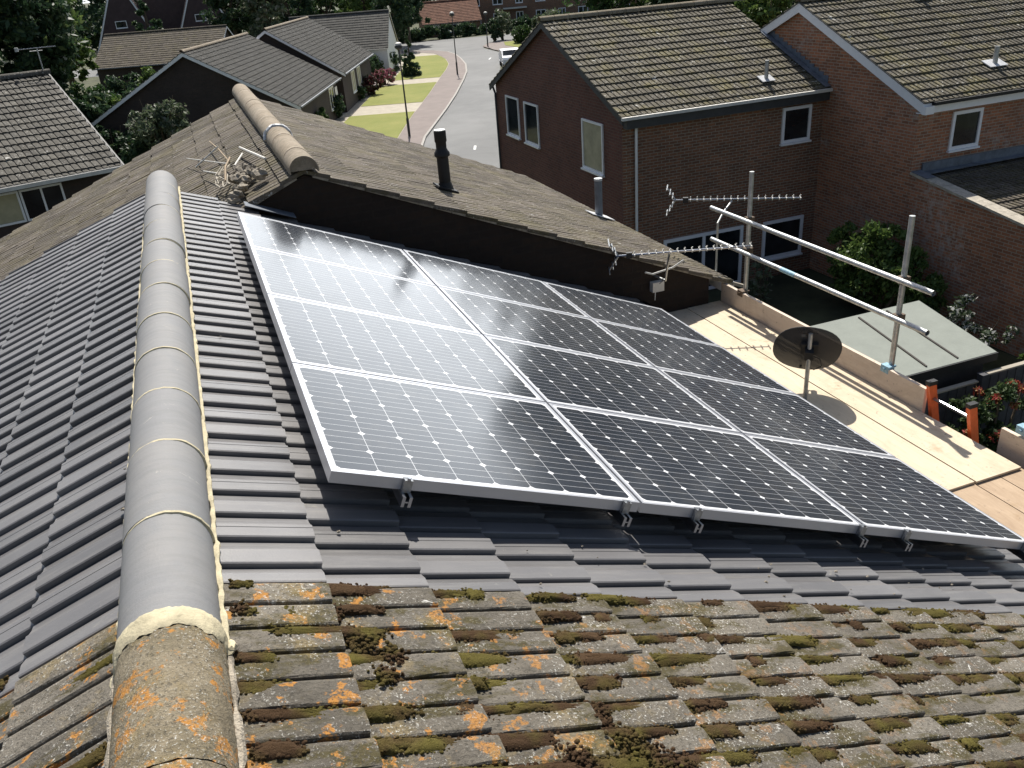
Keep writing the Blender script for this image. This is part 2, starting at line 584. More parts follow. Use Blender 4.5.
# --- house under the new tiles
h1 = thing('terraced_house', 'terraced house whose roof has smooth new dark grey tiles and carries the solar panels', 'house', (RX, 2.3, GZ))
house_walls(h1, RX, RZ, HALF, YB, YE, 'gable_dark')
mb = MB()
slope(mb, (RX, YB, RZ), (CP, 0, -SP), (0, 1, 0), (SP, 0, CP), HALF / CP, .094, PART, .094, phase=-.216, seed=3, jit=.0006)
slope(mb, (RX, YB + .094, RZ), (CP, 0, -SP), (0, 1, 0), (SP, 0, CP), HALF / CP, YE - YB + .03, NEW_TILE, .298, phase=-.216, seed=3, jit=.0022, tilt=.0022)
mb.build('roof_slope', 'new_tile', h1)
mb = MB()
slope(mb, (RX, YBL, RZ + .03), (-CP, 0, -SP), (0, 1, 0), (-SP, 0, CP), HALF / CP, .094, PART, .094, phase=-.216, seed=3, jit=.0006)
slope(mb, (RX, YBL + .094, RZ + .03), (-CP, 0, -SP), (0, 1, 0), (-SP, 0, CP), HALF / CP, YE - YBL + .03, NEW_TILE, .298, phase=-.216, seed=4, jit=.0022, tilt=.0022)
mb.build('roof_slope', 'new_tile', h1)
JO = [-.745, -.271, .209, .658, 1.104, 1.574, 2.067, 2.519, 3.005, 3.522, 3.994, 4.43, 4.86, 5.40]
for i in range(len(JO) - 1):
    mb = MB()
    dz = random.uniform(-.003, .003)
    half_round(mb, RX + random.uniform(-.005, .005), JO[i] + .003, JO[i + 1] - .004, .035 + dz * 1.6, .128, 20)
    rt = mb.build('ridge_tile', 'new_ridge', h1, True)
    rt['label'] = 'plain grey half round ridge tile'
    mb = MB()                                                # pointing in the joint
    rg = random.Random(i)
    pts, rs = [], []
    for k in range(25):
        a = math.radians(-6 + 192 * k / 24)
        pts.append((RX + .1215 * math.cos(a), JO[i] + rg.uniform(-.002, .002), .034 + .1215 * math.sin(a)))
        rs.append((.0115, .0112, .0108, .0102, .0096, .0090)[min(i, 5)] * rg.uniform(.88, 1.08))
    mb.tube(pts, rs, 6)
    mb.build('mortar_joint', 'mortar', rt)
mb = MB()
rough_strip(mb, (RX + .129, -.78, .008), (RX + .129, 5.3, .008), .010, .016, 5)
mb.build('mortar_bed', 'mortar', h1, True)
mb = MB()
rough_strip(mb, (RX - .129, -.78, .036), (RX - .129, 5.3, .036), .008, .012, 6)
mb.build('mortar_bed', 'mortar', h1, True)
zE = RZ - math.tan(PIT) * HALF
for s in (1, -1):
    mb = MB()
    x = RX + s * (HALF - .02)
    mb.box((min(x, x + s * .02), YB, zE - .26), (max(x, x + s * .02), YE, zE - .05))
    mb.build('fascia', 'white', h1)
    mb = MB()
    vs = []
    gx = x + s * .075
    for y in (YB, YE):
        for k in range(7):
            a = PI + PI * k / 6
            vs.append((gx + .055 * math.cos(a), y, zE - .06 + .055 * math.sin(a)))
    mb.add(vs, [(k, k + 1, k + 8, k + 7) for k in range(6)])
    mb.build('gutter', 'black', h1)

# crumbs of mortar and bird dirt lying on the new tiles
mb = MB()
rg = random.Random(77)
for k in range(46):
    s_ = 1 if k % 3 else -1
    u_ = .16 + rg.random() ** 1.6 * 3.6
    v_ = rg.uniform(YB + .02, 4.9)
    if s_ > 0 and v_ > -.1 and u_ > .5:
        v_ = rg.uniform(YB + .02, -.1)
    p = V(RX, v_, RZ + (.03 if s_ < 0 else 0)) + V(s_ * CP, 0, -SP) * u_ + V(s_ * SP, 0, CP) * -.006
    q = rg.uniform(.003, .007)
    mb.blob(p, q, k, .4, 6, 4, (1.3, 1, .7))
tag(mb.build('crumbs', 'old_mortar'), 'small crumbs of mortar scattered over the new dark tiles', 'debris', kind='stuff')

# --- house under the old lichened tiles, nearest the camera
h0 = thing('terraced_house', 'terraced house nearest the camera, its roof covered in old mossy tiles with orange lichen', 'house', (RX, -2.3, GZ))
Y0 = YB - .318 * 9 - .0
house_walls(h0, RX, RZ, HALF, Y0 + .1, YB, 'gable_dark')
mb = MB()
slope(mb, (RX, Y0, RZ + .004), (CP, 0, -SP), (0, 1, 0), (SP, 0, CP), HALF / CP, YB - Y0, OLD_TILE, .318, phase=-.216, seed=5, jit=.003, nu=6, rough=.0013, uslide=.010, tilt=.004)
mb.build('roof_slope', 'old_tile', h0)
mb = MB()
slope(mb, (RX, Y0 + YBL - YB, RZ + .034), (-CP, 0, -SP), (0, 1, 0), (-SP, 0, CP), HALF / CP, YB - Y0, OLD_TILE, .318, phase=-.216, seed=6, jit=.003, nu=6, rough=.0013, uslide=.010, tilt=.004)
mb.build('roof_slope', 'old_tile', h0)
y = JO[0] - .02
i = 0
while y > Y0:
    mb = MB()
    vs, fs = [], []
    rg = random.Random(50 + i)
    n, m = 40, 30
    for j in range(m + 1):
        yy = y - .46 * j / m
        for k in range(n + 1):
            a = math.radians(-10 + 200 * k / n)
            r = .131 + rg.uniform(-.0022, .0022)
            vs.append((RX + r * math.cos(a), yy, .03 + r * math.sin(a)))
    for j in range(m):
        for k in range(n):
            a = j * (n + 1) + k
            fs.append((a, a + 1, a + n + 2, a + n + 1))
    mb.add(vs, fs)
    half_round(mb, RX, y - .46, y, .03, .128, 20)
    rt = mb.build('ridge_tile', 'old_ridge', h0, True)
    rt['label'] = 'rough lichened half round ridge tile'
    y -= .465
    i += 1
mb = MB()                                                     # cream mortar collar where old ridge meets new
rg = random.Random(9)
rows = [(.012, .134), (.004, .1365), (-.010, .1370), (-.026, .1355), (-.038, .1348), (-.050, .1330), (-.058, .1300)]
vs, fs = [], []
for yo, rr in rows:
    for k in range(61):
        a = math.radians(-14 + 208 * k / 60)
        j = rg.uniform(-.0016, .0016)
        wv = .006 * math.sin(k * .33) + .003 * math.sin(k * 1.1) + rg.uniform(-.0015, .0015) if yo < -.03 else rg.uniform(-.002, .002)
        vs.append((RX + (rr + j) * math.cos(a), JO[0] + yo + wv, .033 + (rr + j) * math.sin(a)))
for q in range(len(rows) - 1):
    for k in range(60):
        i0 = q * 61 + k
        fs.append((i0, i0 + 1, i0 + 62, i0 + 61))
mb.add(vs, fs)
for s in (1, -1):
    mb.blob((RX + s * .138, JO[0] - .02, .010), .017, 3 + s, .3, 9, 7, (1, 1.8, .7))
mb.build('mortar_collar', 'mortar', h0, True)
for s in (1, -1):
    mb = MB()
    rough_strip(mb, (RX + s * .134, JO[0] - .03, .002 + (.03 if s < 0 else 0)), (RX + s * .134, Y0, .002 + (.03 if s < 0 else 0)), .010, .02, 15 + s, .03, .6)
    mb.build('mortar_bed', 'old_mortar', h0, True)
for s in (1, -1):
    mb = MB()
    x = RX + s * (HALF - .02)
    mb.box((min(x, x + s * .02), Y0 + .1, zE - .26), (max(x, x + s * .02), YB - .01, zE - .05))
    mb.build('fascia', 'white', h0)

# --- moss cushions on the old tiles
def moss():
    rg = random.Random(21)
    V0, F0 = [], []
    ico = [(0, 0, 1)] + [(.9 * math.cos(k * 2 * PI / 6), .9 * math.sin(k * 2 * PI / 6), .35) for k in range(6)] + [(1.0 * math.cos(k * 2 * PI / 6 + .5), math.sin(k * 2 * PI / 6 + .5), -.4) for k in range(6)]
    fc = [(0, 1 + k, 1 + (k + 1) % 6) for k in range(6)] + [(1 + k, 7 + k, 1 + (k + 1) % 6) for k in range(6)] + [(1 + (k + 1) % 6, 7 + k, 7 + (k + 1) % 6) for k in range(6)]
    def lump(p, r, U, N):
        o = len(V0)
        a = rg.uniform(0, 6)
        for (x, y, z) in ico:
            x2, y2 = x * math.cos(a) - y * math.sin(a), x * math.sin(a) + y * math.cos(a)
            j = 1 + rg.uniform(-.25, .25)
            q = p + U * (x2 * r * j) + V(0, 1, 0) * (y2 * r * j) + N * (z * r * j * .8)
            V0.append(tuple(q))
        F0.extend([tuple(i + o for i in f) for f in fc])
    for s, npatch, umax in ((1, 1150, 4.9), (-1, 60, 1.6)):
        U, N = V(s * CP, 0, -SP), V(s * SP, 0, CP)
        for _ in range(npatch):
            k = rg.randrange(0, 27)
            # valley just in front of a roll edge; some on the course edge
            yv = YB - .106 * k - .012
            if yv < -2.3:
                continue
            uu = .17 + (umax - .17) * rg.random()
            c = int((uu + .216) / .338)
            near = (uu + .216) / .338 - c
            L = rg.choice((.05, .08, .12, .17, .24)) * rg.uniform(.7, 1.3)
            if rg.random() < .75:
                uu = c * .338 - .216 + rg.uniform(0.02, .16)       # head of the tile, under the lip of the course above
            if uu < .17: continue
            hh = -.022 * (1 - near) - .006
            O = V(RX, 0, RZ + (.03 if s < 0 else 0))
            across = rg.random() < .25
            w = rg.uniform(.016, .046)
            L = max(L, .06)
            w = rg.uniform(.016, .030)
            if yv > YB - .01: continue
            o = len(V0)
            nr, na = 4, 16
            ph = rg.uniform(0, 6)
            rad = [1 + .10 * math.sin(2 * PI * q / na * 3 + ph) + rg.uniform(-.12, .12) for q in range(na)]
            cx = O + U * uu + V(0, yv - w * .55, 0) + N * (hh * .8 - .002)
            V0.append(tuple(cx + N * .012))
            for i in range(1, nr + 1):
                f = i / nr
                for q in range(na):
                    t = 2 * PI * q / na
                    c_, s_ = math.cos(t), math.sin(t)
                    k_ = rad[q] / (abs(c_) ** 5 + abs(s_) ** 5) ** (1 / 5)
                    p = cx + U * (c_ * k_ * f * L * .6) + V(0, s_ * k_ * f * w, 0) + N * (.013 * (1 - f ** 3) - .004 * (f > .9) + rg.uniform(-.003, .003))
                    V0.append(tuple(p))
            for q in range(na):
                q2 = (q + 1) % na
                F0.append((o, o + 1 + q, o + 1 + q2))
                for i in range(nr - 1):
                    F0.append((o + 1 + i * na + q, o + 1 + (i + 1) * na + q, o + 1 + (i + 1) * na + q2, o + 1 + i * na + q2))
            for _ in range(int(40 + L * 330)):
                p = cx + U * (rg.uniform(-.6, .6) * L) + V(0, rg.uniform(-1, 1) * w, 0) + N * (.006 + rg.uniform(-.004, .003))
                lump(p, rg.uniform(.0028, .0062), U, N)
    # a few big cushions seen near the ridge
    U, N = V(CP, 0, -SP), V(SP, 0, CP)
    for (uu, yv, R, nl) in ((.20, -.585, .022, 60), (.515, -.72, .035, 160), (.60, -.78, .030, 120), (.56, -.86, .028, 110), (1.19, -1.16, .05, 260), (1.28, -1.24, .05, 240), (.33, -.60, .02, 60), (.40, -.60, .02, 60), (.45, -.61, .022, 60), (1.02, -1.19, .04, 160), (1.15, -1.04, .03, 120)):
        for _ in range(nl * 2):
            d = V(rg.gauss(0, .6), rg.gauss(0, .6), abs(rg.gauss(0, .5)))
            p = V(RX, 0, RZ) + U * (uu + d.x * R) + V(0, yv + d.y * R, 0) + N * (-.014 + d.z * R * .5)
            lump(p, rg.uniform(.004, .008), U, N)
    me = bpy.data.meshes.new('moss')
    me.from_pydata(V0, [], F0)
    me.materials.append(M['mossy'])
    me.polygons.foreach_set('use_smooth', [True] * len(me.polygons))
    o = bpy.data.objects.new('moss', me)
    COL.objects.link(o)
    tag(o, 'brown and olive moss cushions growing along the old tiles in the foreground', 'moss', kind='stuff')


moss()

# --- neighbouring house beyond, stepped to the right
NX, NZ = .65, .06
NY0, NY1 = 5.10, 11.6
h2 = thing('terraced_house', 'terraced house beyond the panels with brown tiles, black flue and dark gable', 'house', (NX, 8.3, GZ))
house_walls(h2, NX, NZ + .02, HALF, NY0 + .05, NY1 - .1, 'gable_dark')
mb = MB()
slope(mb, (NX, NY0, NZ), (CP, 0, -SP), (0, 1, 0), (SP, 0, CP), HALF / CP + .05, NY1 - NY0, OLD_TILE, .318, phase=-.1, seed=8, jit=.0018, nu=2, rough=.0018, uslide=.010, tilt=.002)
mb.build('roof_slope', 'brown_tile', h2)
mb = MB()
slope(mb, (NX, NY0, NZ), (-CP, 0, -SP), (0, 1, 0), (-SP, 0, CP), HALF / CP + .05, NY1 - NY0, OLD_TILE, .318, phase=-.1, seed=9, jit=.003, nu=2, rough=.002, uslide=.012, tilt=.004)
mb.build('roof_slope', 'brown_tile', h2)
yy = NY0 - .05
i = 0
while yy < NY1:
    mb = MB()
    half_round(mb, NX, yy, yy + .445, .045 + random.uniform(-.004, .004), .13, 14)
    if i == 0:
        mb.prism([(NX + .118 * math.cos(a * PI / 10), yy + .02, .045 + .118 * math.sin(a * PI / 10)) for a in range(11)], (0, .03, 0))
    rt = mb.build('ridge_tile', 'brown_ridge', h2, True)
    i += 1
    yy += .45
mb = MB()
mb.tube([(NX + .136 * math.cos(a * PI / 12), 6.95 + .02 * math.sin(a * 2), .045 + .136 * math.sin(a * PI / 12)) for a in range(13)], .022, 6)
mb.build('mortar_patch', 'lead_light', h2)
# verge undercloak + mortar on the gable facing the camera
mb = MB()
for s in (1, -1):
    U, N = V(s * CP, 0, -SP), V(s * SP, 0, CP)
    rg = random.Random(30 + s)
    u = .1
    while u < HALF / CP:
        L = .338
        mb.obox((NX, NY0, NZ), U, (0, 1, 0), N, (u, .012 + rg.uniform(0, .010), -.062), (u + L - .006, .09, -.030))
        u += L
mb.build('verge', 'old_mortar', h2)
mb = MB()
mb.box((5.08, NY0 + .02, NZ - math.tan(PIT) * HALF - .16), (5.20, NY1, NZ - math.tan(PIT) * HALF - .05))
mb.build('gutter', 'white', h2)
mb = MB()                                                      # black flue
fx, fy = 2.28, 6.40
fz = NZ - math.tan(PIT) * (fx - NX)
mb.tube([(fx, fy, fz - .05), (fx, fy, fz + .34), (fx, fy, fz + .36), (fx, fy, fz + .39), (fx, fy, fz + .42), (fx, fy, fz + .44), (fx, fy, fz + .50), (fx, fy, fz + .51), (fx, fy, fz + .62)],
        [.066, .064, .085, .085, .065, .058, .058, .066, .066], 16)
mb.obox((fx, fy, fz), (CP, 0, -SP), (0, 1, 0), (SP, 0, CP), (-.12, -.12, 0), (.12, .12, .018))
mb.tube([(fx, fy, fz - .02), (fx, fy, fz + .07)], .095, 12, r1=.07)
fl = mb.build('flue', 'black', h2, True)
fl['label'] = 'black metal flue with a collar'
mb = MB()
mb.tube([(fx, fy, fz + .622), (fx, fy, fz + .632)], .062, 14)
mb.build('flue_cap', 'galv', fl)
mb = MB()                                                      # grey soil vent
vx, vy = 4.93, 8.05
vz = NZ - math.tan(PIT) * (vx - NX)
mb.tube([(vx, vy, vz - .05), (vx, vy, vz + .52)], .055, 14)
vp = mb.build('vent_pipe', 'lead', h2, True)
mb = MB()
mb.tube([(vx, vy, vz + .50), (vx, vy, vz + .53)], .058, 14)
mb.build('pipe_cap', 'lead_light', vp)
mb = MB()
mb.obox((vx, vy, vz), (CP, 0, -SP), (0, 1, 0), (SP, 0, CP), (-.16, -.13, .004), (.2, .16, .014))
mb.build('flashing', 'lead_light', vp)
mb = MB()                                                      # cable box on the gable
mb.box((4.13, NY0 - .02, -1.80), (4.27, NY0 + .07, -1.69))
jb = mb.build('junction_box', 'offwhite', h2)
mb = MB()
mb.tube([(4.2, NY0 + .05, -1.8), (4.19, NY0 + .06, -2.05)], .006, 5)
mb.build('cable', 'white', jb)
mb = MB()                                                      # lead soaker in the valley
mb.obox((.11, NY0 - .15, -.175), (CP, 0, -SP), (0, 1, 0), (SP, 0, CP), (-.02, .02, .004), (.42, .2, .01))
mb.build('lead_flashing', 'lead', h2)

# ------------------------------------------------------------------ solar array
PU, PV, GU, GV = 1.320, 1.017, .0147, .0125
ARRN = V(SP, 0, CP)
ROWN = ['bottom row nearest the camera', 'second row up from the camera', 'third row up from the camera', 'top row beside the brick gable']
COLN = ['column beside the ridge', 'middle column', 'column beside the wooden platform']
rm = Matrix(((CP, 0, SP, 0), (0, 1, 0, 0), (-SP, 0, CP, 0), (0, 0, 0, 1)))


def pv_panel():
    root = thing('solar_panel', '', 'solar panel')
    me = bpy.data.meshes.new('cell_sheet')
    a = .010
    me.from_pydata([(a, a, -.002), (PU - a, a, -.002), (PU - a, PV - a, -.002), (a, PV - a, -.002)], [], [(0, 1, 2, 3)])
    uvl = me.uv_layers.new(name='UVMap')
    for i, uvv in enumerate([(a, a), (PU - a, a), (PU - a, PV - a), (a, PV - a)]):
        uvl.data[i].uv = uvv
    me.materials.append(M['pv'])
    g = bpy.data.objects.new('cell_sheet', me)
    COL.objects.link(g)
    g.parent = root
    mb = MB()
    f = .014
    for (x0, y0, x1, y1) in ((0, 0, PU, f), (0, PV - f, PU, PV), (0, f, f, PV - f), (PU - f, f, PU, PV - f)):
        mb.box((x0, y0, -.046), (x1, y1, 0))
    mb.build('frame', 'frame_alu', root)
    mb = MB()
    mb.box((f, f, -.010), (PU - f, PV - f, -.006))
    mb.build('back_sheet', 'offwhite', root)
    return root


proto = pv_panel()
for j in range(4):
    for i in range(3):
        if i == 0 and j == 0:
            o = proto
        else:
            o = proto.copy()
            COL.objects.link(o)
            for ch in proto.children:
                c = ch.copy()
                COL.objects.link(c)
                c.parent = o
        u, v = i * (PU + GU), j * (PV + GV)
        o.location = (u * CP, v, -u * SP)
        o.rotation_euler = (0, PIT + random.uniform(-.0012, .0012), 0)
        adj = 'corner ' if (i in (0, 2) and j in (0, 3)) else ''
        o['label'] = 'solar panel in the %s, %s' % (COLN[i], ROWN[j])
        o['category'] = 'solar panel'
        o['group'] = 'solar panels in the roof array'


def onroof(u, v, h):
    return V(u * CP, v, -u * SP) + ARRN * h


RAIL = [(.285, 'left rail under the column beside the ridge'), (1.25, 'right rail under the column beside the ridge'),
        (1.625, 'left rail under the middle column'), (2.64, 'right rail under the middle column'), (2.96, 'left rail under the column beside the platform'), (3.93, 'right rail under the column beside the platform')]
AX = (V(CP, 0, -SP), V(0, 1, 0), ARRN)
for u, lab in RAIL:
    r = thing('mounting_rail', 'aluminium mounting rail end with clamp, ' + lab, 'mounting rail', tuple(onroof(u, 0, -.09)), 'rails under the solar panels')
    mb = MB()
    # twin-channel section
    for x in (-.019, .007):
        mb.obox(onroof(u, 0, 0), *AX, (x, -.055, -.088), (x + .012, 4 * PV + 3 * GV + .05, -.0475))
    mb.obox(onroof(u, 0, 0), *AX, (-.019, -.053, -.072), (.019, 4 * PV + 3 * GV + .05, -.066))
    mb.build('channel', 'alu', r)
    mb = MB()
    mb.obox(onroof(u, 0, 0), *AX, (-.016, -.022, -.0475), (.016, -.002, .003))
    mb.obox(onroof(u, 0, 0), *AX, (-.016, -.003, .001), (.016, .008, .004))
    cl = mb.build('end_clamp', 'dark_alu', r)
    mb = MB()
    mb.tube([onroof(u, -.016, .003), onroof(u, -.016, .012)], .007, 8)
    mb.build('bolt', 'alu', cl)
    for v in (.45, 1.5, 2.6, 3.6):
        mb = MB()
        mb.obox(onroof(u, v, 0), *AX, (-.015, -.003, -.15), (.015, .003, -.07))
        mb.obox(onroof(u, v, 0), *AX, (-.16, -.003, -.155), (.015, .03, -.149))
        mb.build('roof_hook', 'galv', r)

# ------------------------------------------------------------------ scaffold platform
ZP = -2.1
def sheet(name, label, p, zt, th, mat):
    poly = [(x, y, zt - th) for x, y in p]
    o = MB().prism(poly, (0, 0, th)).build(name, mat)
    return tag(o, label, 'board', 'boards of the scaffold platform')


sheet('plywood_sheet', 'long pale plywood sheet beside the upright toe board', [(4.612, 1.15), (5.045, 1.15), (5.045, 5.16), (4.612, 5.16)], ZP, .018, 'ply')
sheet('plywood_sheet', 'long pale plywood sheet lying next to the solar panels', [(4.0, 1.16), (4.604, 1.16), (4.604, 5.16), (4.0, 5.16)], ZP - .004, .018, 'ply')
xs = [3.92, 4.15, 4.38, 4.61, 4.84, 5.07]
nm = ['board at the right edge of the platform', 'second', 'third', 'fourth', 'fifth']
labs = ['tan scaffold board nearest the solar panels below the sheets', 'tan scaffold board with a knot, second from the solar panels', 'brown scaffold board in the middle of the platform end', 'brown scaffold board next to the outer one at the platform end', 'outermost tan scaffold board at the open edge']
for k in range(5):
    sheet('scaffold_board', labs[k], [(xs[k] + .004, -1.2), (xs[k + 1] - .004, -1.2), (xs[k + 1] - .004, 5.15), (xs[k] + .004, 5.15)], ZP - .024, .038, 'board')


def toe(label, y0, x0, y1, x1, zb=ZP - .02, zt=ZP + .215):
    mb = MB()
    a, b = V(x0, y0, 0), V(x1, y1, 0)
    d = (b - a).normalized()
    n = V(d.y, -d.x, 0)
    mb.obox(a, d, n, (0, 0, 1), (0, 0, zb), ((b - a).length, .036, zt))
    tag(mb.build('toe_board', 'toe'), label, 'board', 'toe boards along the platform')


toe('long upright toe board running from the brick gable to the ladder', 2.13, 5.05, 5.16, 5.06)
toe('short upright toe board in front of the ladder at the frame edge', -1.2, 5.17, 1.47, 5.17, -2.33, -1.96)

POLE = [(5.13, 4.80, -.57, 'scaffold pole standing beside the brick gable'), (5.125, 2.60, -.53, 'scaffold pole standing in the middle beside the shed roof'), (5.235, 1.30, -1.25, 'scaffold pole standing beyond the ladder at the frame edge')]
for x, y, zt, lab in POLE:
    p = thing('scaffold_pole', lab, 'scaffold pole', (x, y, GZ), 'upright scaffold poles')
    mb = MB()
    mb.tube([(x, y, GZ), (x, y, zt)], .0242, 14, caps=False)
    mb.tube([(x, y, zt - .004), (x, y, zt)], .0242, 14)
    mb.build('tube', 'galv', p, True)
    MB().box((x - .075, y - .075, GZ), (x + .075, y + .075, GZ + .006)).build('base_plate', 'rust', p)
    for zz in ((-1.08, -1.42) if y > 2 else ()):
        mb = MB()
        mb.box((x - .04, y - .035, zz - .03), (x + .045, y + .035, zz + .03))
        mb.tube([(x - .05, y + .02, zz), (x + .075, y + .02, zz)], .009, 6)
        mb.build('coupler', 'rust', p)
    mb = MB()
    mb.box((x - .075, y - .05, ZP + .17), (x - .01, y + .045, ZP + .235))
    mb.tube([(x - .09, y, ZP + .205), (x + .05, y, ZP + .205)], .012, 8)
    mb.build('board_clamp', 'blue_paint' if y < 4 else 'rust', p)


def railing(label, a, b, blue=None, open_end=False):
    p = thing('guard_rail', label, 'scaffold rail', a, 'horizontal scaffold rails')
    mb = MB()
    a, b = Vector(a), Vector(b)
    mb.tube([a, b], .0242, 14, caps=False)
    d = (b - a).normalized()
    # hollow ends
    mb.tube([a, a + d * .01], .0195, 12)
    mb.tube([b - d * .03, b - d * .02], .0195, 12)
    t = mb.build('tube', 'galv', p, True)
    if blue:
        mb = MB()
        mb.tube([a + (b - a) * blue[0], a + (b - a) * blue[1]], .0252, 14, caps=False)
        mb.build('tape_band', 'blue_paint', p, True)


railing('top horizontal scaffold rail above the toe board', (5.078, 5.45, -1.085), (5.072, 2.22, -1.07))
railing('lower horizontal scaffold rail with a pale blue band', (5.078, 5.42, -1.44), (5.072, 2.22, -1.415), (.40, .47))

# ladder
LD = thing('ladder', 'orange ladder leaning on the platform edge between the toe boards', 'ladder', (6.4, 1.75, GZ))
lean = .27
for y in (1.69, 2.10):
    mb = MB()
    zt = ZP + (.25 if y < 1.8 else .27)
    xa = 5.11 - lean * (zt - ZP)
    xb = 5.11 + lean * (ZP - GZ)
    mb.hexa([(xb, y - .018, GZ), (xb + .075, y - .018, GZ), (xb + .075, y + .018, GZ), (xb, y + .018, GZ),
             (xa, y - .018, zt), (xa + .075, y - .018, zt), (xa + .075, y + .018, zt), (xa, y + .018, zt)])
    st = mb.build('stile', 'orange_paint', LD)
    mb = MB()
    mb.box((xa - .006, y - .023, zt - .006), (xa + .08, y + .023, zt + .03))
    mb.build('end_cap', 'black', st)
z = ZP + .13
while z > GZ + .15:
    x = 5.145 - lean * (z - ZP)
    MB().tube([(x, 1.69, z), (x, 2.10, z)], .014, 8).build('rung', 'alu', LD)
    z -= .28

# ------------------------------------------------------------------ satellite dish
dx, dy = 4.36, 2.77
D = thing('satellite_dish', 'dark perforated oval satellite dish seen from behind on a short pole', 'satellite dish', (dx, dy, -2.2))
MB().tube([(dx, dy, -2.5), (dx, dy, -1.47)], .019, 10).build('mast', 'galv', D, True)
az, el = math.radians(38), math.radians(24)
nrm = V(math.sin(az) * math.cos(el), math.cos(az) * math.cos(el), math.sin(el))
rt_ = V(math.cos(az), -math.sin(az), 0)
up_ = rt_.cross(nrm)
tw = math.radians(-10)
rt2 = rt_ * math.cos(tw) + up_ * math.sin(tw)
up2 = up_ * math.cos(tw) - rt_ * math.sin(tw)
cc = V(dx - .02, dy, -1.735) + nrm * .10
mb = MB()
vs, fs = [], []
n, m = 36, 7
for sgn, off in ((1, 0), (1, .006)):
    base = len(vs)
    for i in range(m + 1):
        r = i / m
        for k in range(n):
            t = 2 * PI * k / n
            sup = 1 / (abs(math.cos(t)) ** 2.3 + abs(math.sin(t)) ** 2.3) ** (1 / 2.3)
            x, y_ = r * .285 * math.cos(t) * sup, r * .275 * math.sin(t) * sup
            vs.append(cc + rt2 * x + up2 * y_ + nrm * (.055 * r * r + off))
    for i in range(m):
        for k in range(n):
            k2 = (k + 1) % n
            fs.append((base + i * n + k, base + i * n + k2, base + (i + 1) * n + k2, base + (i + 1) * n + k))
o1 = m * n
o2 = (m + 1) * n + m * n
for k in range(n):
    k2 = (k + 1) % n
    fs.append((o1 + k, o1 + k2, o2 + k2, o2 + k))
mb.add(vs, fs)
mb.build('reflector', 'dish', D, True)
mb = MB()
mb.obox(V(dx, dy, -1.64), rt_, nrm, up_, (-.07, .025, -.06), (.07, .095, .06))
mb.obox(V(dx, dy, -1.66), rt_, nrm, up_, (-.035, -.035, -.05), (.035, .03, .05))
mb.tube([V(dx, dy, -1.60) + rt_ * -.11 + nrm * .1, V(dx, dy, -1.56) + rt_ * -.03 + nrm * .04, V(dx, dy, -1.60) + rt_ * .06 + nrm * .03], .012, 6)
mb.build('bracket', 'black', D)
mb = MB()
mb.tube([cc - up2 * .22 + nrm * .02, cc - up2 * .24 + nrm * .22, cc - up2 * .16 + nrm * .34], .010, 8)
arm = mb.build('feed_arm', 'dark_grey', D, True)
mb = MB()
mb.tube([cc - up2 * .16 + nrm * .345, cc - up2 * .14 + nrm * .29], .026, 12)
mb.build('receiver', 'offwhite', arm, True)
mb = MB()
P0 = V(dx, dy, -1.68)
mb.tube([P0 + rt_ * .02, P0 + rt_ * .09 - V(0, 0, .02), P0 + rt_ * .11 - V(0, 0, .09), P0 + rt_ * .05 - V(0, 0, .13), P0 - V(0, 0, .10), P0 - V(.005, 0, .5)], .0045, 5)
mb.build('cable', 'black', D, True)

# ------------------------------------------------------------------ TV aerials
def yagi(label, a, b, mast_pts, nel, box=True, flip=1, mast_mat='galv'):
    a, b = Vector(a), Vector(b)
    r = thing('television_aerial', label, 'aerial', mast_pts[0], 'television aerials on the gable end')
    d = (b - a).normalized()
    s = V(-d.y, d.x, 0).normalized()
    L = (b - a).length
    mb = MB()
    mb.tube([a, b], .010, 6)
    mb.build('boom', 'alu', r)
    mb = MB()
    for k in range(nel):
        p = a + d * (L * (.14 + .86 * k / (nel - 1)))
        w = .055
        mb.tube([p - s * w + V(0, 0, .012), p + V(0, 0, .012), p + s * w + V(0, 0, .012)], .006, 5)
        mb.tube([p - V(0, 0, .02), p + V(0, 0, .04)], .006, 5)
    e = mb.build('directors', 'offwhite', r)
    e['kind'] = 'stuff'
    mb = MB()
    for q in (-1, 1):
        c = a + d * .03
        e1 = c + V(0, 0, q * .15) - d * .10
        mb.tube([c, e1], .008, 5)
        for t in (.35, .65, 1.0):
            p = c.lerp(e1, t)
            mb.tube([p - s * .13, p + s * .13], .007, 5)
    mb.build('reflector', 'galv', r)
    mb = MB()
    c = a + d * (L * .10)
    mb.obox(c, d, s, (0, 0, 1), (-.03, -.02, -.03), (.03, .02, .03))
    mb.build('balun', 'black', r)
    mb = MB()
    mb.tube(mast_pts, .012, 8)
    mb.build('mast', mast_mat, r, True)
    return r


A1a, A1b = (3.66, 5.03, -1.28), (4.93, 4.47, -1.245)
bx, by = 4.17, 5.0
yagi('television aerial lying level in front of the dark gable wall', A1a, A1b, [(bx, NY0 + .06, -1.62), (bx, by - .12, -1.60), (bx, by - .14, -1.50), (bx, 4.81, -1.27)], 17)
mb = MB()
mb.tube([(4.0, 5.02, -1.52), (4.08, 5.0, -1.55), (4.30, 4.95, -1.50), (4.40, 4.9, -1.42)], .010, 6)
mb.build('cradle_arm', 'offwhite', [o for o in bpy.data.objects if o.name.startswith('television_aerial')][0])
A2a, A2b = (4.93, 6.03, -1.10), (6.14, 5.26, -1.10)
yagi('television aerial behind the scaffold pole, higher and farther than the other', A2a, A2b, [(5.22, 5.52, -2.0), (5.22, 5.52, -1.30), (5.34, 5.60, -1.22), (5.5, 5.67, -1.12)], 17)

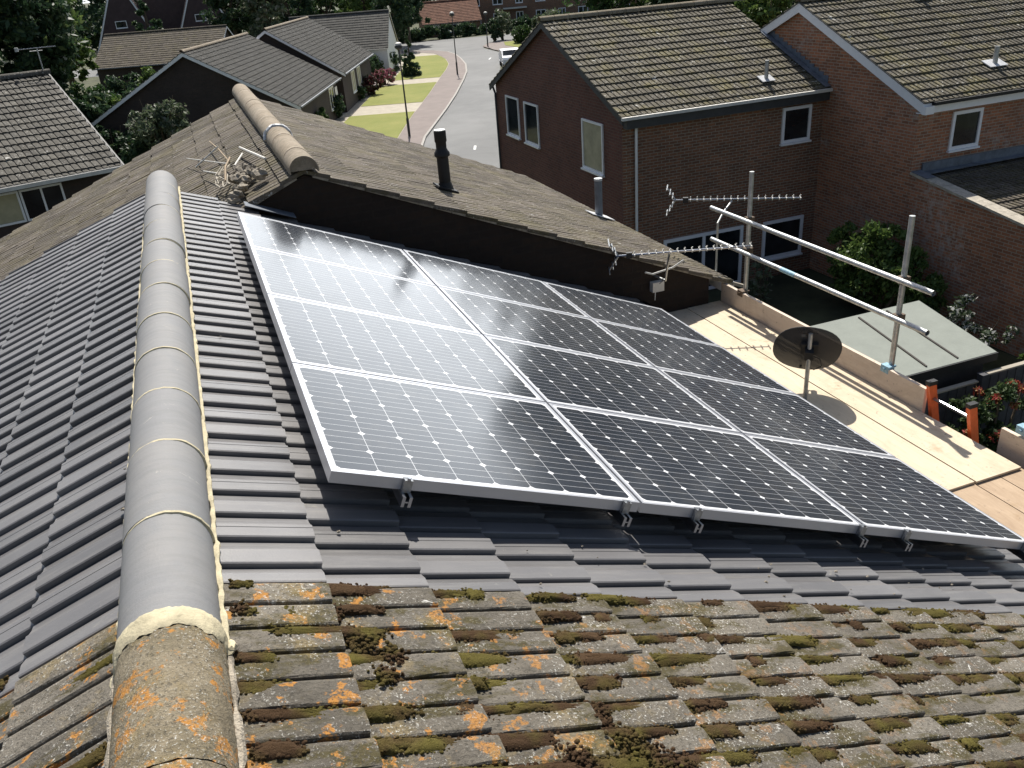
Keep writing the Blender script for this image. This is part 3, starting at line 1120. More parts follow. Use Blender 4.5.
mb = MB()
mb.tube([(4.17, 4.80, -1.29), (4.15, 4.83, -1.45), (4.19, 4.93, -1.60), (4.20, 5.06, -1.70)], .004, 5)
mb.build('coax_cable', 'black', [o for o in bpy.data.objects if o.name.startswith('television_aerial')][0])

# ------------------------------------------------------------------ fallen aerial on the valley
T = thing('fallen_aerial', 'broken old aerial with tangled grey cable lying in the roof valley', 'aerial', (.1, 6.2, -.15))
mb = MB()
for a, b, r in (((.25, 7.19, -.03), (.40, 5.87, .05), .012), ((-.24, 7.57, -.24), (.04, 7.56, -.05), .009), ((-.32, 8.4, -.27), (.07, 6.62, -.08), .006), ((.25, 6.85, -.04), (.13, 6.35, -.06), .009), ((-.17, 7.11, -.21), (-.03, 6.42, -.13), .007)):
    mb.tube([a, b], r, 6)
mb.build('rods', 'offwhite', T)
mb = MB()
mb.tube([(-.02, 8.6, -.14), (.04, 7.6, -.08), (.1, 6.69, -.08)], .008, 5)
mb.tube([(.0, 5.85, -.1), (.03, 6.1, -.02), (.1, 6.35, .02)], .012, 5)
mb.build('broken_stick', 'twig', T)
rg = random.Random(4)
mb = MB()
base = [(.13, 6.35, -.06), (.08, 6.56, -.09), (.0, 6.41, -.11), (-.08, 6.18, -.15), (-.09, 6.0, -.15), (-.06, 5.82, -.15), (-.01, 5.76, -.13), (.03, 5.72, -.11), (.0, 5.9, -.1), (-.05, 6.15, -.1), (.02, 6.3, -.05)]
mb.tube(base, .008, 7)
mb.tube([(p[0] + rg.uniform(-.04, .04), p[1] + rg.uniform(-.1, .1), p[2] + rg.uniform(0, .05)) for p in base[::-1]], .006, 6)
mb.build('cable_tangle', 'concrete', T, True)
R_ = MB()
for k, (x, y_, z) in enumerate([(.19, 6.05, -.06), (.23, 5.72, -.03), (.18, 5.66, -.07), (.30, 5.5, -.01), (.05, 5.28, -.12), (.10, 5.9, -.1), (.14, 5.8, -.08), (.26, 5.85, -.03), (.02, 5.24, -.15), (.08, 5.5, -.12), (.13, 5.45, -.1)]):
    R_.blob((x, y_, z), rg.uniform(.035, .07), k, .35, 9, 6, (1, 1.2, .7))
tag(R_.build('mortar_rubble', 'old_mortar'), 'heap of pale broken mortar beside the fallen aerial', 'rubble', kind='stuff')

# ------------------------------------------------------------------ generic helpers for windows, houses
def window(parent, c, t, n, w, h, mat='glass', sill=True, mull=0, fw=.06, name='window', label=None):
    """c = bottom centre on the wall, t = horizontal tangent, n = outward normal"""
    c, t, n = Vector(c), Vector(t), Vector(n)
    Z = V(0, 0, 1)
    mb = MB()
    d0, d1 = .002, .045
    mb.obox(c, t, n, Z, (-w / 2, d0, 0), (-w / 2 + fw, d1, h))
    mb.obox(c, t, n, Z, (w / 2 - fw, d0, 0), (w / 2, d1, h))
    mb.obox(c, t, n, Z, (-w / 2 + fw, d0, 0), (w / 2 - fw, d1 - .003, fw))
    mb.obox(c, t, n, Z, (-w / 2 + fw, d0, h - fw), (w / 2 - fw, d1 - .003, h))
    for k in range(mull):
        x = -w / 2 + w * (k + 1) / (mull + 1)
        mb.obox(c, t, n, Z, (x - fw / 2, d0, fw), (x + fw / 2, d1 - .006, h - fw))
    f = mb.build(name, 'upvc', parent)
    if label: f['label'] = label
    mb = MB()
    mb.obox(c, t, n, Z, (-w / 2 + fw, .004, fw), (w / 2 - fw, .012, h - fw))
    mb.build('pane', mat, f)
    if sill:
        mb = MB()
        mb.obox(c, t, n, Z, (-w / 2 - .03, .002, -.05), (w / 2 + .03, .09, -.004))
        mb.build('sill', 'upvc', f)
    return f


def rake(mb, R0, b, a, w, rise, top, dep, t0, t1):
    """board that follows both slopes of a gable, mitred at the ridge; top / dep measured straight down"""
    R0, b, a = Vector(R0), Vector(b), Vector(a)
    for s in (1, -1):
        P = [R0 + V(0, 0, -top), R0 + b * (s * w) + V(0, 0, -rise - top), R0 + b * (s * w) + V(0, 0, -rise - top - dep), R0 + V(0, 0, -top - dep)]
        P = [p + a * t0 for p in P]
        if s < 0:
            P = P[::-1]
        mb.prism(P, a * (t1 - t0))


def gable_house(root, o, a, b, L, w, ze, zr, wall, tilem, barge='white', over=.25, seed=1, prof=FAR_TILE, ridgem=None, bw=.18, front=True, zg=GZ, phase=0.0, eave_cut=0):
    """o = eave corner at ground level of the near gable on the +b side is o + 0; ridge runs along a, house spreads along -b by 2w"""
    o, a, b = Vector(o), Vector(a).normalized(), Vector(b).normalized()
    o = V(o.x, o.y, 0)
    Z = V(0, 0, 1)
    th = math.atan2(zr - ze, w)
    mb = MB()
    i = over
    zz = ze + (zr - ze) * i / w - .08
    P = [o - b * i + a * i + Z * zg, o - b * (2 * w - i) + a * i + Z * zg, o - b * (2 * w - i) + a * i + Z * zz, o - b * w + a * i + Z * (zr - .09), o - b * i + a * i + Z * zz]
    mb.prism(P, a * (L - 2 * i))
    mb.build('wall', wall, root)
    R0 = o - b * w + Z * zr
    for s in (1, -1):
        U = b * s * math.cos(th) - Z * math.sin(th)
        N = b * s * math.sin(th) + Z * math.cos(th)
        mb = MB()
        slope(mb, R0, U, a, N, w / math.cos(th), L, prof, .298, seed=seed + s, jit=.004, step=.03, lip=.03, phase=phase, uslide=.008)
        mb.build('roof_slope', tilem, root)
    mb = MB()
    k = 0
    while k * .45 < L - .1:
        c0 = R0 + a * (k * .45)
        vs, fs = [], []
        for j in range(9):
            an = PI * j / 8
            for q in (0, min(.445, L - k * .45)):
                vs.append(c0 + a * q + b * (.12 * math.cos(an)) + Z * (-.03 + .12 * math.sin(an)))
        for j in range(8):
            fs.append((2 * j, 2 * j + 1, 2 * j + 3, 2 * j + 2))
        mb.add(vs, fs)
        k += 1
    mb.build('ridge_row', ridgem or tilem, root)
    for e, sg in ((0, 1), (L, -1)):
        mb = MB()
        rake(mb, R0 + a * e, b, a * sg, w, zr - ze, .045, bw, .02, .05)
        bb = mb.build('bargeboard', barge, root)
        mb = MB()
        rake(mb, R0 + a * e, b, a * sg, w, zr - ze, .035, .05, .052, .09)
        mb.build('verge', 'dark_grey', bb)
    for s in (1, -1):
        mb = MB()
        c = o - b * w + b * s * (w + .0)
        mb.obox(c, a, b * s, Z, (.0, -.0, ze - .12), (L, .09, ze - .03))
        mb.build('gutter', 'lead' if barge == 'white' else barge, root)
    return th


# --- brick house 1 (gable towards the street, long wall towards us)
hx0, hx1 = 9.768, 15.83
B1 = thing('brick_house', 'dark red brick house with three white windows in its gable end and speckled grey roof', 'house', (12.8, 21, GZ))
YR, ZR, YF, YBK, ZEV = 21.3, .04, 16.42, 26.2, -1.99
mb = MB()
mb.prism([(hx0, 16.67, GZ), (hx0, 25.9, GZ), (hx0, 25.9, -2.12), (hx0, YR, ZR - .10), (hx0, 16.67, -2.12)], (hx1 - hx0, 0, 0))
w1 = mb.build('wall', 'brick', B1)
w1.data.materials.append(M['brick_smooth'])
for p in w1.data.polygons:
    if p.normal.x < -.9:
        p.material_index = 1
for (ye, sg) in ((YF, 1), (YBK, -1)):
    run = abs(YR - ye)
    th = math.atan2(ZR - (ZEV if sg > 0 else -2.1), run)
    U = V(0, -sg * math.cos(th), -math.sin(th))
    N = V(0, -sg * math.sin(th), math.cos(th))
    mb = MB()
    slope(mb, (hx0 - .15, YR, ZR), U, (1, 0, 0), N, run / math.cos(th), hx1 - hx0 + .15, FAR_TILE, .298, seed=31, jit=.004, step=.036, lip=.036, uslide=.006)
    mb.build('roof_slope', 'grey_tile', B1)
mb = MB()
mb.prism([(hx0 - .13, YF, ZEV - .045), (hx0 - .13, YR, ZR - .045), (hx0 - .13, YBK, -2.145), (hx0 - .13, YBK, -2.32), (hx0 - .13, YR, ZR - .22), (hx0 - .13, YF, ZEV - .22)], (.03, 0, 0))
mb.build('bargeboard', 'dark_grey', B1)
mb = MB()
x = hx0 - .17
while x < hx1 + .1:
    mb.add(*(lambda vs: (vs, [(2 * j, 2 * j + 1, 2 * j + 3, 2 * j + 2) for j in range(8)]))([(x + q, YR + .12 * math.cos(PI * j / 8), ZR - .03 + .12 * math.sin(PI * j / 8)) for j in range(9) for q in (0, .44)]))
    x += .45
mb.build('ridge_row', 'old_ridge', B1)
mb = MB()
mb.box((hx0 - .15, YF - .09, ZEV - .11), (hx1 - .02, YF + .01, ZEV - .035))
gt = mb.build('gutter', 'offwhite', B1)
mb = MB()
mb.box((hx0 + .02, YF + .03, ZEV - .34), (hx1, 16.665, ZEV - .06))
mb.build('soffit', 'dark_grey', B1)
mb = MB()
mb.tube([(10.10, 16.50, ZEV - .1), (10.12, 16.60, ZEV - .35), (10.12, 16.60, GZ)], .036, 10)
mb.build('downpipe', 'upvc', B1, True)
mb = MB()
mb.tube([(hx0 - .10, 26.0, ZEV - .1), (hx0 - .05, 25.86, ZEV - .4), (hx0 - .05, 25.86, GZ)], .036, 8)
mb.build('downpipe', 'dark_grey', B1, True)
T_, N_ = (0, -1, 0), (-1, 0, 0)
window(B1, (hx0, 24.36, -3.60), T_, N_, 1.15, 1.25, label='left of the pair of tall gable windows')
window(B1, (hx0, 22.72, -3.63), T_, N_, 1.15, 1.25, label='right of the pair of tall gable windows')
window(B1, (hx0, 18.35, -3.68), T_, N_, 1.28, 1.32, 'curtain', label='gable window with a drawn yellow curtain')
window(B1, (14.97, 16.67, -3.34), (1, 0, 0), (0, -1, 0), .92, .93, fw=.08, label='small square upstairs window')
window(B1, (14.78, 16.67, -6.54), (1, 0, 0), (0, -1, 0), 1.34, 1.11, fw=.09, label='wide downstairs window')
window(B1, (12.20, 16.67, GZ + .02), (1, 0, 0), (0, -1, 0), 2.5, 1.68, fw=.09, mull=1, name='patio_door', sill=False, label='white framed patio door')
mb = MB()                                                       # soil pipe through H1's roof
for (root, x, y, z, hh, mat) in ((B1, 14.25, 17.1, -1.70, .48, 'galv'),):
    mb.tube([(x, y, z - .1), (x, y, z + hh)], .055, 10)
    vp = mb.build('vent_pipe', mat, root, True)
    mb = MB()
    mb.obox((x, y, z + .02), (1, 0, 0), (0, .915, .40), (0, -.4, .915), (-.2, -.15, 0), (.2, .15, .02))
    mb.build('flashing', 'lead_light', vp)

# --- brick house 2 (right, nearer)
B2 = thing('brick_house', 'red brick house at the right with white bargeboards edging its gable', 'house', (20, 18, GZ))
gx = 15.83
YF2, YR2, ZR2, ZE2, YB2, X2 = 13.06, 17.85, .08, -2.00, 22.6, 27.0
mb = MB()
mb.prism([(gx + .004, 13.33, GZ), (gx + .004, 22.3, GZ), (gx + .004, 22.3, -2.1), (gx + .004, YR2, ZR2 - .1), (gx + .004, 13.33, -2.1)], (X2 - gx, 0, 0))
mb.build('wall', 'brick_old', B2)
for (ye, sg) in ((YF2, 1), (YB2, -1)):
    run = abs(YR2 - ye)
    th = math.atan2(ZR2 - ZE2, run)
    U = V(0, -sg * math.cos(th), -math.sin(th))
    N = V(0, -sg * math.sin(th), math.cos(th))
    mb = MB()
    slope(mb, (gx - .13, YR2, ZR2), U, (1, 0, 0), N, run / math.cos(th), X2 - gx + .3, FAR_TILE, .298, seed=37, jit=.004, step=.036, lip=.036, uslide=.006)
    mb.build('roof_slope', 'grey_tile', B2)
mb = MB()
mb.prism([(gx - .12, YF2 + .05, ZE2 - .06), (gx - .12, YR2, ZR2 - .06), (gx - .12, YB2, ZE2 - .06), (gx - .12, YB2, ZE2 - .29), (gx - .12, YR2, ZR2 - .29), (gx - .12, YF2 + .05, ZE2 - .29)], (.03, 0, 0))
bb = mb.build('bargeboard', 'white', B2)
mb = MB()
mb.prism([(gx - .14, YF2 + .02, ZE2 - .038), (gx - .14, YR2, ZR2 - .038), (gx - .14, YB2, ZE2 - .038), (gx - .14, YB2, ZE2 - .058), (gx - .14, YR2, ZR2 - .058), (gx - .14, YF2 + .02, ZE2 - .058)], (.16, 0, 0))
mb.build('verge', 'dark_grey', bb)
mb = MB()
x = gx - .15
while x < X2:
    mb.add(*(lambda vs: (vs, [(2 * j, 2 * j + 1, 2 * j + 3, 2 * j + 2) for j in range(8)]))([(x + q, YR2 + .12 * math.cos(PI * j / 8), ZR2 - .03 + .12 * math.sin(PI * j / 8)) for j in range(9) for q in (0, .44)]))
    x += .45
mb.build('ridge_row', 'old_ridge', B2)
mb = MB()
mb.box((gx - .118, YF2 + .06, ZE2 - .30), (X2, YF2 + .085, ZE2 - .07))
mb.build('fascia', 'white', B2)
mb = MB()
mb.box((gx - .13, YF2 - .05, ZE2 - .30), (gx + .12, YF2 + .058, ZE2 - .12))
mb.build('box_end', 'white', B2)
mb = MB()
mb.box((gx - .1, YF2 + .087, ZE2 - .30), (X2, 13.325, ZE2 - .28))
mb.build('soffit', 'white', B2)
mb = MB()
mb.box((gx + .13, YF2 - .06, ZE2 - .115), (X2, YF2 + .05, ZE2 - .04))
mb.build('gutter', 'black', B2)
window(B2, (17.33, 13.33, -3.31), (1, 0, 0), (0, -1, 0), .92, .91, fw=.08, label='small square window under the eaves')
window(B2, (21.5, 13.33, -3.31), (1, 0, 0), (0, -1, 0), 1.2, .91, fw=.08)
for nm_, x, y, hh, r, mat in (('vent_pipe', 18.75, 14.05, .42, .06, 'galv'), ('flue_cowl', 19.35, 17.35, .45, .07, 'black')):
    z = ZR2 - (YR2 - y) * (ZR2 - ZE2) / (YR2 - YF2)
    mb = MB()
    mb.tube([(x, y, z - .1), (x, y, z + hh)], r, 10)
    if mat == 'black':
        mb.tube([(x, y, z), (x, y, z + .12)], .12, 10, r1=.08)
    vp = mb.build(nm_, mat, B2, True)
    mb = MB()
    mb.obox((x, y, z + .015), (1, 0, 0), (0, .93, .37), (0, -.37, .93), (-.28, -.16, 0), (.28, .18, .02))
    mb.build('flashing', 'lead_light', vp)
mb = MB()                                                       # stepped lead flashing where house 1 roof meets house 2
s1 = (ZR - ZEV) / (YR - YF)
n = 15
for k in range(n):
    y0_ = YF + .15 + k * .20
    z0_ = ZEV + (y0_ - YF) * s1
    if y0_ > 19.3: break
    mb.box((gx - .016, y0_, z0_ - .05), (gx - .004, y0_ + .198, z0_ + .20))
mb.obox((gx - .20, YF, ZEV + .012), (1, 0, 0), (0, math.cos(math.atan(s1)), math.sin(math.atan(s1))), (0, -math.sin(math.atan(s1)), math.cos(math.atan(s1))), (0, 0, 0), (.17, 3.2, .012))
mb.build('stepped_flashing', 'lead', B2)

# --- single storey extension of house 2
EX = thing('brick_extension', 'low brick extension with stone coping and a lean-to roof in front of the right house', 'extension', (19, 10, GZ))
def cop(y):
    return -3.68 - (13.3 - y) * .155
mb = MB()
mb.prism([(gx, 2.0, GZ), (gx, 13.32, GZ), (gx, 13.32, cop(13.32) - .06), (gx, 2.0, cop(2.0) - .06)], (.27, 0, 0))
mb.build('wall', 'brick_old', EX)
mb = MB()
y = 2.0
while y < 13.2:
    e = min(y + .6, 13.32)
    mb.hexa([(gx - .04, y + .004, cop(y) - .058), (gx + .31, y + .004, cop(y) - .058), (gx + .31, e, cop(e) - .058), (gx - .04, e, cop(e) - .058),
             (gx - .04, y + .004, cop(y)), (gx + .31, y + .004, cop(y)), (gx + .31, e, cop(e)), (gx - .04, e, cop(e))])
    y += .606
mb.build('coping', 'concrete', EX)
th = math.atan(.155)
mb = MB()
slope(mb, (gx + .32, 13.32, cop(13.32) - .1), V(0, -math.cos(th), -math.sin(th)), (1, 0, 0), V(0, -math.sin(th), math.cos(th)), 11, 9.5, FAR_TILE, .298, seed=44, step=.034, lip=.034)
mb.build('roof_slope', 'brown_tile', EX)
mb = MB()
mb.box((gx + .30, 13.28, cop(13.3) - .08), (X2, 13.325, cop(13.3) + .17))
mb.obox((gx + .32, 13.28, cop(13.3) - .05), (1, 0, 0), V(0, -math.cos(th), -math.sin(th)), V(0, -math.sin(th), math.cos(th)), (0, 0, 0), (9.5, .16, .02))
mb.obox((gx - .03, 13.3, cop(13.3) + .01), (1, 0, 0), V(0, -math.cos(th), -math.sin(th)), V(0, -math.sin(th), math.cos(th)), (0, 0, 0), (.30, .5, .012))
mb.build('lead_flashing', 'lead', EX)

# ------------------------------------------------------------------ garden
SH = thing('garden_shed', 'dark wooden shed with flat grey green felt roof below the scaffold', 'shed', (10.3, 8, GZ))
mb = MB()
mb.prism([(8.0, 6.93, -5.02), (11.80, 6.90, -5.02), (12.22, 9.1, -4.90), (8.2, 9.12, -4.90)], (0, 0, .035))
rf = mb.build('roof', 'felt', SH)
for k, (x0, x1) in enumerate(((10.36, 10.68), (11.03, 11.33))):
    mb = MB()
    mb.hexa([(x0, 7.0, -4.981), (x0 + .035, 7.0, -4.981), (x1 + .035, 9.0, -4.868), (x1, 9.0, -4.868), (x0, 7.0, -4.960), (x0 + .035, 7.0, -4.960), (x1 + .035, 9.0, -4.850), (x1, 9.0, -4.850)])
    mb.build('felt_batten', 'shed_wood', rf)
mb = MB()
z = GZ + .05
while z < -5.12:
    mb.hexa([(8.1, 7.02 - .012, z), (11.66, 7.0 - .012, z), (11.66, 7.03, z), (8.1, 7.05, z), (8.1, 7.02, z + .15), (11.66, 7.0, z + .15), (11.66, 7.03, z + .15), (8.1, 7.05, z + .15)])
    z += .152
mb.prism([(8.1, 7.06, GZ), (11.66, 7.04, GZ), (12.05, 9.0, GZ), (8.3, 9.0, GZ)], (0, 0, 2.05))
mb.build('wall', 'shed_wood', SH)
mb = MB()
mb.obox((8.0, 6.93, 0), (.99996, -.008, 0), (0.008, .99996, 0), (0, 0, 1), (0, -.03, -5.13), (3.81, -.004, -4.99))
mb.build('fascia', 'black', SH)

FE = thing('panel_fence', 'dark panel fence with a pale capping rail beside the shed', 'fence', (11, 6.8, GZ), )
for k in range(3):
    x0, x1 = (9.2, 11.22) if k == 0 else ((11.42, 13.2) if k == 1 else (13.3, 15.1))
    zt = -5.33 if k == 0 else -5.24
    mb = MB()
    x = x0
    while x < x1:
        mb.box((x, 6.70, GZ), (min(x + .115, x1), 6.718, zt))
        mb.box((x + .095, 6.690, GZ), (min(x + .21, x1), 6.6985, zt))
        x += .19
    p = mb.build('fence_panel', 'fence_wood', FE)
    mb = MB()
    mb.box((x0, 6.66, zt + .002), (x1, 6.75, zt + .03))
    mb.build('capping_rail', 'path', p)
for x in (11.32, 13.25):
    mb = MB()
    mb.box((x - .05, 6.64, GZ), (x + .05, 6.75, -5.22))
    mb.box((x - .06, 6.63, -5.219), (x + .06, 6.76, -5.20))
    mb.build('post', 'fence_wood', FE)


# ------------------------------------------------------------------ foliage
def leaves(blobs, n, size, seed, flat=0.0, ncl=60, clr=.28, up=0.0):
    """blobs: (x,y,z,rx,ry,rz). returns vertex/face arrays of leaf quads gathered in clumps"""
    rg = np.random.default_rng(seed)
    vol = np.array([b[3] * b[4] * b[5] for b in blobs])
    vol = vol / vol.sum()
    C = []
    R = []
    for b, v in zip(blobs, vol):
        k = max(3, int(ncl * v))
        d = rg.normal(size=(k, 3))
        d /= np.linalg.norm(d, axis=1)[:, None]
        r = rg.uniform(.35, 1.0, size=(k, 1)) ** .5
        C.append(np.array(b[:3]) + d * r * np.array(b[3:]) * rg.uniform(.82, 1.08, size=(k, 1)))
        R.append(np.full(k, clr * (b[3] * b[4] * b[5]) ** (1 / 3)) * rg.uniform(.6, 1.3, size=k))
    C = np.concatenate(C)
    R = np.concatenate(R)
    idx = rg.integers(0, len(C), n)
    d = rg.normal(size=(n, 3))
    d /= np.linalg.norm(d, axis=1)[:, None]
    P = C[idx] + d * (rg.uniform(0, 1, size=(n, 1)) ** .45) * R[idx][:, None] * np.array([1, 1, .75])
    a = rg.normal(size=(n, 3))
    a[:, 2] *= (1 - flat)
    a[:, 2] += up
    a /= np.linalg.norm(a, axis=1)[:, None]
    b = rg.normal(size=(n, 3))
    b -= a * (a * b).sum(1)[:, None]
    b /= np.linalg.norm(b, axis=1)[:, None]
    s = size * rg.uniform(.6, 1.4, size=(n, 1))
    V4 = np.stack([P - a * s, P + b * s * .45, P + a * s, P - b * s * .45], 1).reshape(-1, 3)
    return V4


def leaf_obj(name, V4, mat, parent):
    t = Vector((0, 0, 0))
    if parent is not None:
        t = parent.location
    V4 = V4 - np.array(t)
    n = len(V4) // 4
    me = bpy.data.meshes.new(name)
    me.vertices.add(len(V4))
    me.vertices.foreach_set('co', V4.ravel())
    me.loops.add(len(V4))
    me.loops.foreach_set('vertex_index', np.arange(len(V4)))
    me.polygons.add(n)
    me.polygons.foreach_set('loop_start', np.arange(n) * 4)
    me.update(calc_edges=True)
    me.validate()
    me.materials.append(M[mat])
    o = bpy.data.objects.new(name, me)
    COL.objects.link(o)
    if parent is not None:
        o.parent = parent
    return o


def tree(name, label, cat, x, y, h, r, mat, n=6000, size=.22, seed=1, trunk=True, conical=False, blobs=None, group=None, z0=GZ, ncl=70, base=.22, clr=.30, up=0.0):
    root = thing(name, label, cat, (x, y, z0), group)
    rg = random.Random(seed)
    if blobs is None:
        blobs = []
        if conical:
            for k in range(7):
                f = k / 6
                blobs.append((x, y, z0 + h * (base + (1 - base) * f * .95), r * (1.05 - f), r * (1.05 - f), h * .10))
        else:
            hc = h * (1 + base) / 2
            blobs.append((x, y, z0 + hc, r * .8, r * .8, h * (1 - base) * .42))
            for k in range(8):
                a = rg.uniform(0, 2 * PI)
                rr = r * rg.uniform(.35, .7)
                zz = z0 + h * rg.uniform(base + .12, .86)
                q = r * rg.uniform(.32, .52)
                blobs.append((x + rr * math.cos(a), y + rr * math.sin(a), zz, q, q, q * .85))
    if trunk:
        mb = MB()
        tr = max(.03, h * .022)
        top = z0 + h * .62
        pts = [(x, y, z0 - .05), (x + rg.uniform(-.1, .1) * r * .3, y, z0 + h * .25), (x + rg.uniform(-.1, .1) * r, y + rg.uniform(-.1, .1) * r, top)]
        mb.tube(pts, [tr * 1.3, tr, tr * .4], 8)
        for k in range(5):
            b = blobs[min(len(blobs) - 1, 1 + k)]
            f = .25 + .07 * k
            mb.tube([(x, y, z0 + h * f), ((x + b[0]) / 2, (y + b[1]) / 2, (z0 + h * f + b[2]) / 2 + .1 * r), (b[0], b[1], b[2])], [tr * .6, tr * .4, tr * .12], 6)
        mb.build('trunk', 'trunk', root, True)
    leaf_obj('crown', leaves(blobs, n, size, seed, ncl=ncl, clr=clr, up=up), mat, root)
    return root


def shrub(name, label, x, y, h, r, mat, n=2500, size=.07, seed=1, z0=GZ, blobs=None, clr=.35, ncl=40, up=0.0, mat2=None, n2=0):
    root = thing(name, label, 'shrub', (x, y, z0))
    rg = random.Random(seed)
    if blobs is None:
        blobs = [(x, y, z0 + h * .5, r * .75, r * .75, h * .45)]
        for k in range(5):
            a = rg.uniform(0, 2 * PI)
            blobs.append((x + r * .55 * math.cos(a), y + r * .55 * math.sin(a), z0 + h * rg.uniform(.35, .8), r * .4, r * .4, h * .22))
    mb = MB()
    for k in range(5):
        b = blobs[k % len(blobs)]
        mb.tube([(x + rg.uniform(-.1, .1) * r, y + rg.uniform(-.1, .1) * r, z0 - .03), ((x + b[0]) / 2, (y + b[1]) / 2, z0 + h * .3), (b[0], b[1], b[2] + .2 * h)], [.03 * h, .02 * h, .006 * h], 5)
    mb.build('stem', 'trunk', root)
    leaf_obj('foliage', leaves(blobs, n, size, seed, ncl=ncl, clr=clr, up=up), mat, root)
    if mat2:
        b2 = [(b[0], b[1], b[2] + b[5] * .5, b[3] * .9, b[4] * .9, b[5] * .6) for b in blobs]
        leaf_obj('young_foliage', leaves(b2, n2, size, seed + 5, ncl=18, clr=.3, up=up), mat2, root)
    return root


shrub('tall_shrub', 'tall green shrub against the brick wall behind the scaffold rails', 14.9, 12.9, 2.6, 1.2, 'leaf_light', 12000, .07, 3, ncl=110, up=.8,
      blobs=[(14.9, 13.4, -5.9, .7, .9, 1.1), (15.0, 12.5, -6.0, .6, .7, 1.0), (15.1, 11.9, -6.1, .5, .6, .8), (14.8, 14.0, -5.8, .5, .5, .9), (15.0, 13.0, -5.2, .4, .7, .5)])
shrub('red_shrub', 'shrub with green leaves and red young shoots behind the ladder', 11.1, 6.1, 1.9, .9, 'leaf_red', 6500, .045, 5, ncl=60, mat2='leaf_redtip', n2=800,
      blobs=[(10.7, 6.2, -5.5, .35, .3, .35), (11.2, 6.2, -5.55, .4, .35, .4), (11.7, 6.2, -5.55, .35, .3, .35), (10.5, 6.1, -6.1, .4, .35, .45), (11.2, 6.0, -6.3, .6, .4, .5)])
shrub('white_flower_shrub', 'small shrub with white flowers at the foot of the brick wall', 14.9, 10.0, 1.3, .6, 'leaf_white', 1600, .06, 6,
      blobs=[(14.9, 10.3, -6.1, .35, .4, .4), (15.1, 9.6, -6.3, .3, .35, .4), (14.6, 9.9, -6.5, .4, .5, .4)])
shrub('dark_shrub', 'low dark shrub between the shed and the brick wall', 14.4, 11.0, 1.0, .8, 'leaf_dark', 2500, .07, 7)
shrub('thin_plant', 'thin spindly plant beside the platform near the patio door', 12.6, 14.6, 1.5, .45, 'leaf_grey', 420, .07, 8, ncl=30)
shrub('leafy_plant', 'small bright plant rising above the fence corner by the shed', 12.7, 6.95, 2.1, .25, 'leaf_light', 420, .06, 9, ncl=20)

# ------------------------------------------------------------------ left 2-storey house
LH = thing('tiled_house', 'house at the left edge with speckled grey tile roof and ridge aerial', 'house', (-5, 23, GZ))
ea = V(.9505, .3107, 0)
pb = V(-.3107, .9505, 0)
cnr = V(-1.842, 19.989, 0)
o_ = cnr - ea * 12
gable_house(LH, o_, ea, -pb, 12.0, 5.23, -2.1, -.235, 'brick_dark', 'grey_tile_clean', barge='dark_grey', over=.3, seed=60, prof=FAR_TILE)
mb = MB()
mb.obox(cnr, -ea, -pb, (0, 0, 1), (.0, .095, -2.22), (12, .115, -2.13))
mb.build('fascia', 'offwhite', LH)
Wn = -pb
for d_, w_, lb in ((3.0, 1.2, 'curtain'), (1.92, .92, 'glass')):
    f = window(LH, tuple(cnr + pb * .3 - ea * d_ + V(0, 0, -3.02)), ea, Wn, w_, .72, lb, mull=1 if w_ < 1 else 0, fw=.045, sill=False)
mast = cnr + pb * 5.23 - ea * .15
mz = -.2
AE = thing('television_aerial', 'thin aerial on the ridge of the left tiled house against the dark tree', 'aerial', (mast.x, mast.y, mz))
mb = MB()
mb.tube([(mast.x, mast.y, mz - .3), (mast.x, mast.y, mz + .58)], .016, 6)
mb.build('mast', 'galv', AE)
mb = MB()
p0 = V(mast.x, mast.y, mz + .60)
dv = V(.97, .05, 0)
mb.tube([p0 - dv * .5, p0 + dv * .48], .014, 6)
mb.tube([p0 - dv * .2 - V(0, 0, .07), p0 + dv * .12 - V(0, 0, .07)], .010, 5)
for k in range(9):
    c = p0 + dv * (-.45 + k * .11)
    mb.tube([c - V(-.05, .97, 0) * .06, c + V(-.05, .97, 0) * .06], .006, 4)
mb.box((p0.x - .54, p0.y - .04, p0.z - .05), (p0.x - .46, p0.y + .04, p0.z + .05))
mb.build('boom', 'galv', AE)

# ------------------------------------------------------------------ bungalows (street direction rotated 20 deg)
dA = V(.342, .940, 0)
dB = V(.940, -.342, 0)
A_ = thing('bungalow', 'bungalow with dark gable wall edged in pale bargeboards behind our roof', 'bungalow', (2, 52, GZ))
gable_house(A_, (5.62, 46.4, 0), dA, dB, 13.0, 5.75, -4.6, -1.42, 'brick_dark', 'bung_tile', over=.3, seed=70, ridgem='brown_ridge', bw=.20)
Bb = thing('bungalow', 'second bungalow along the street with a pale verge and white front windows', 'bungalow', (9, 65, GZ))
gable_house(Bb, (10.47, 58.86, 0), dA, dB, 14.3, 4.95, -4.4, -1.28, 'brick_dark', 'bung_tile', over=.3, seed=80, ridgem='brown_ridge', bw=.20)
Wc = V(10.47, 58.86, 0) - dB * .3
for d_, w_ in ((4.6, 1.5), (7.4, 1.6)):
    window(Bb, tuple(Wc + dA * d_ + V(0, 0, -6.2)), dA, dB, w_, 1.5, 'curtain', mull=1, fw=.1)
Wa = V(5.62, 46.4, 0) - dB * .3
window(A_, tuple(Wa + dA * 10.5 + V(0, 0, -6.3)), dA, dB, 1.6, 1.4, 'glass', mull=1, fw=.1)
mb = MB()
mb.obox(tuple(Wa + dA * 12.2), dA, dB, (0, 0, 1), (-.4, .01, GZ), (.4, .04, -5.1))
mb.build('door', 'upvc', A_)
Cc = thing('bungalow', 'bungalow turned across the street end with a white rendered gable', 'bungalow', (16, 84, GZ))
c0 = V(18.17, 78.67, 0)
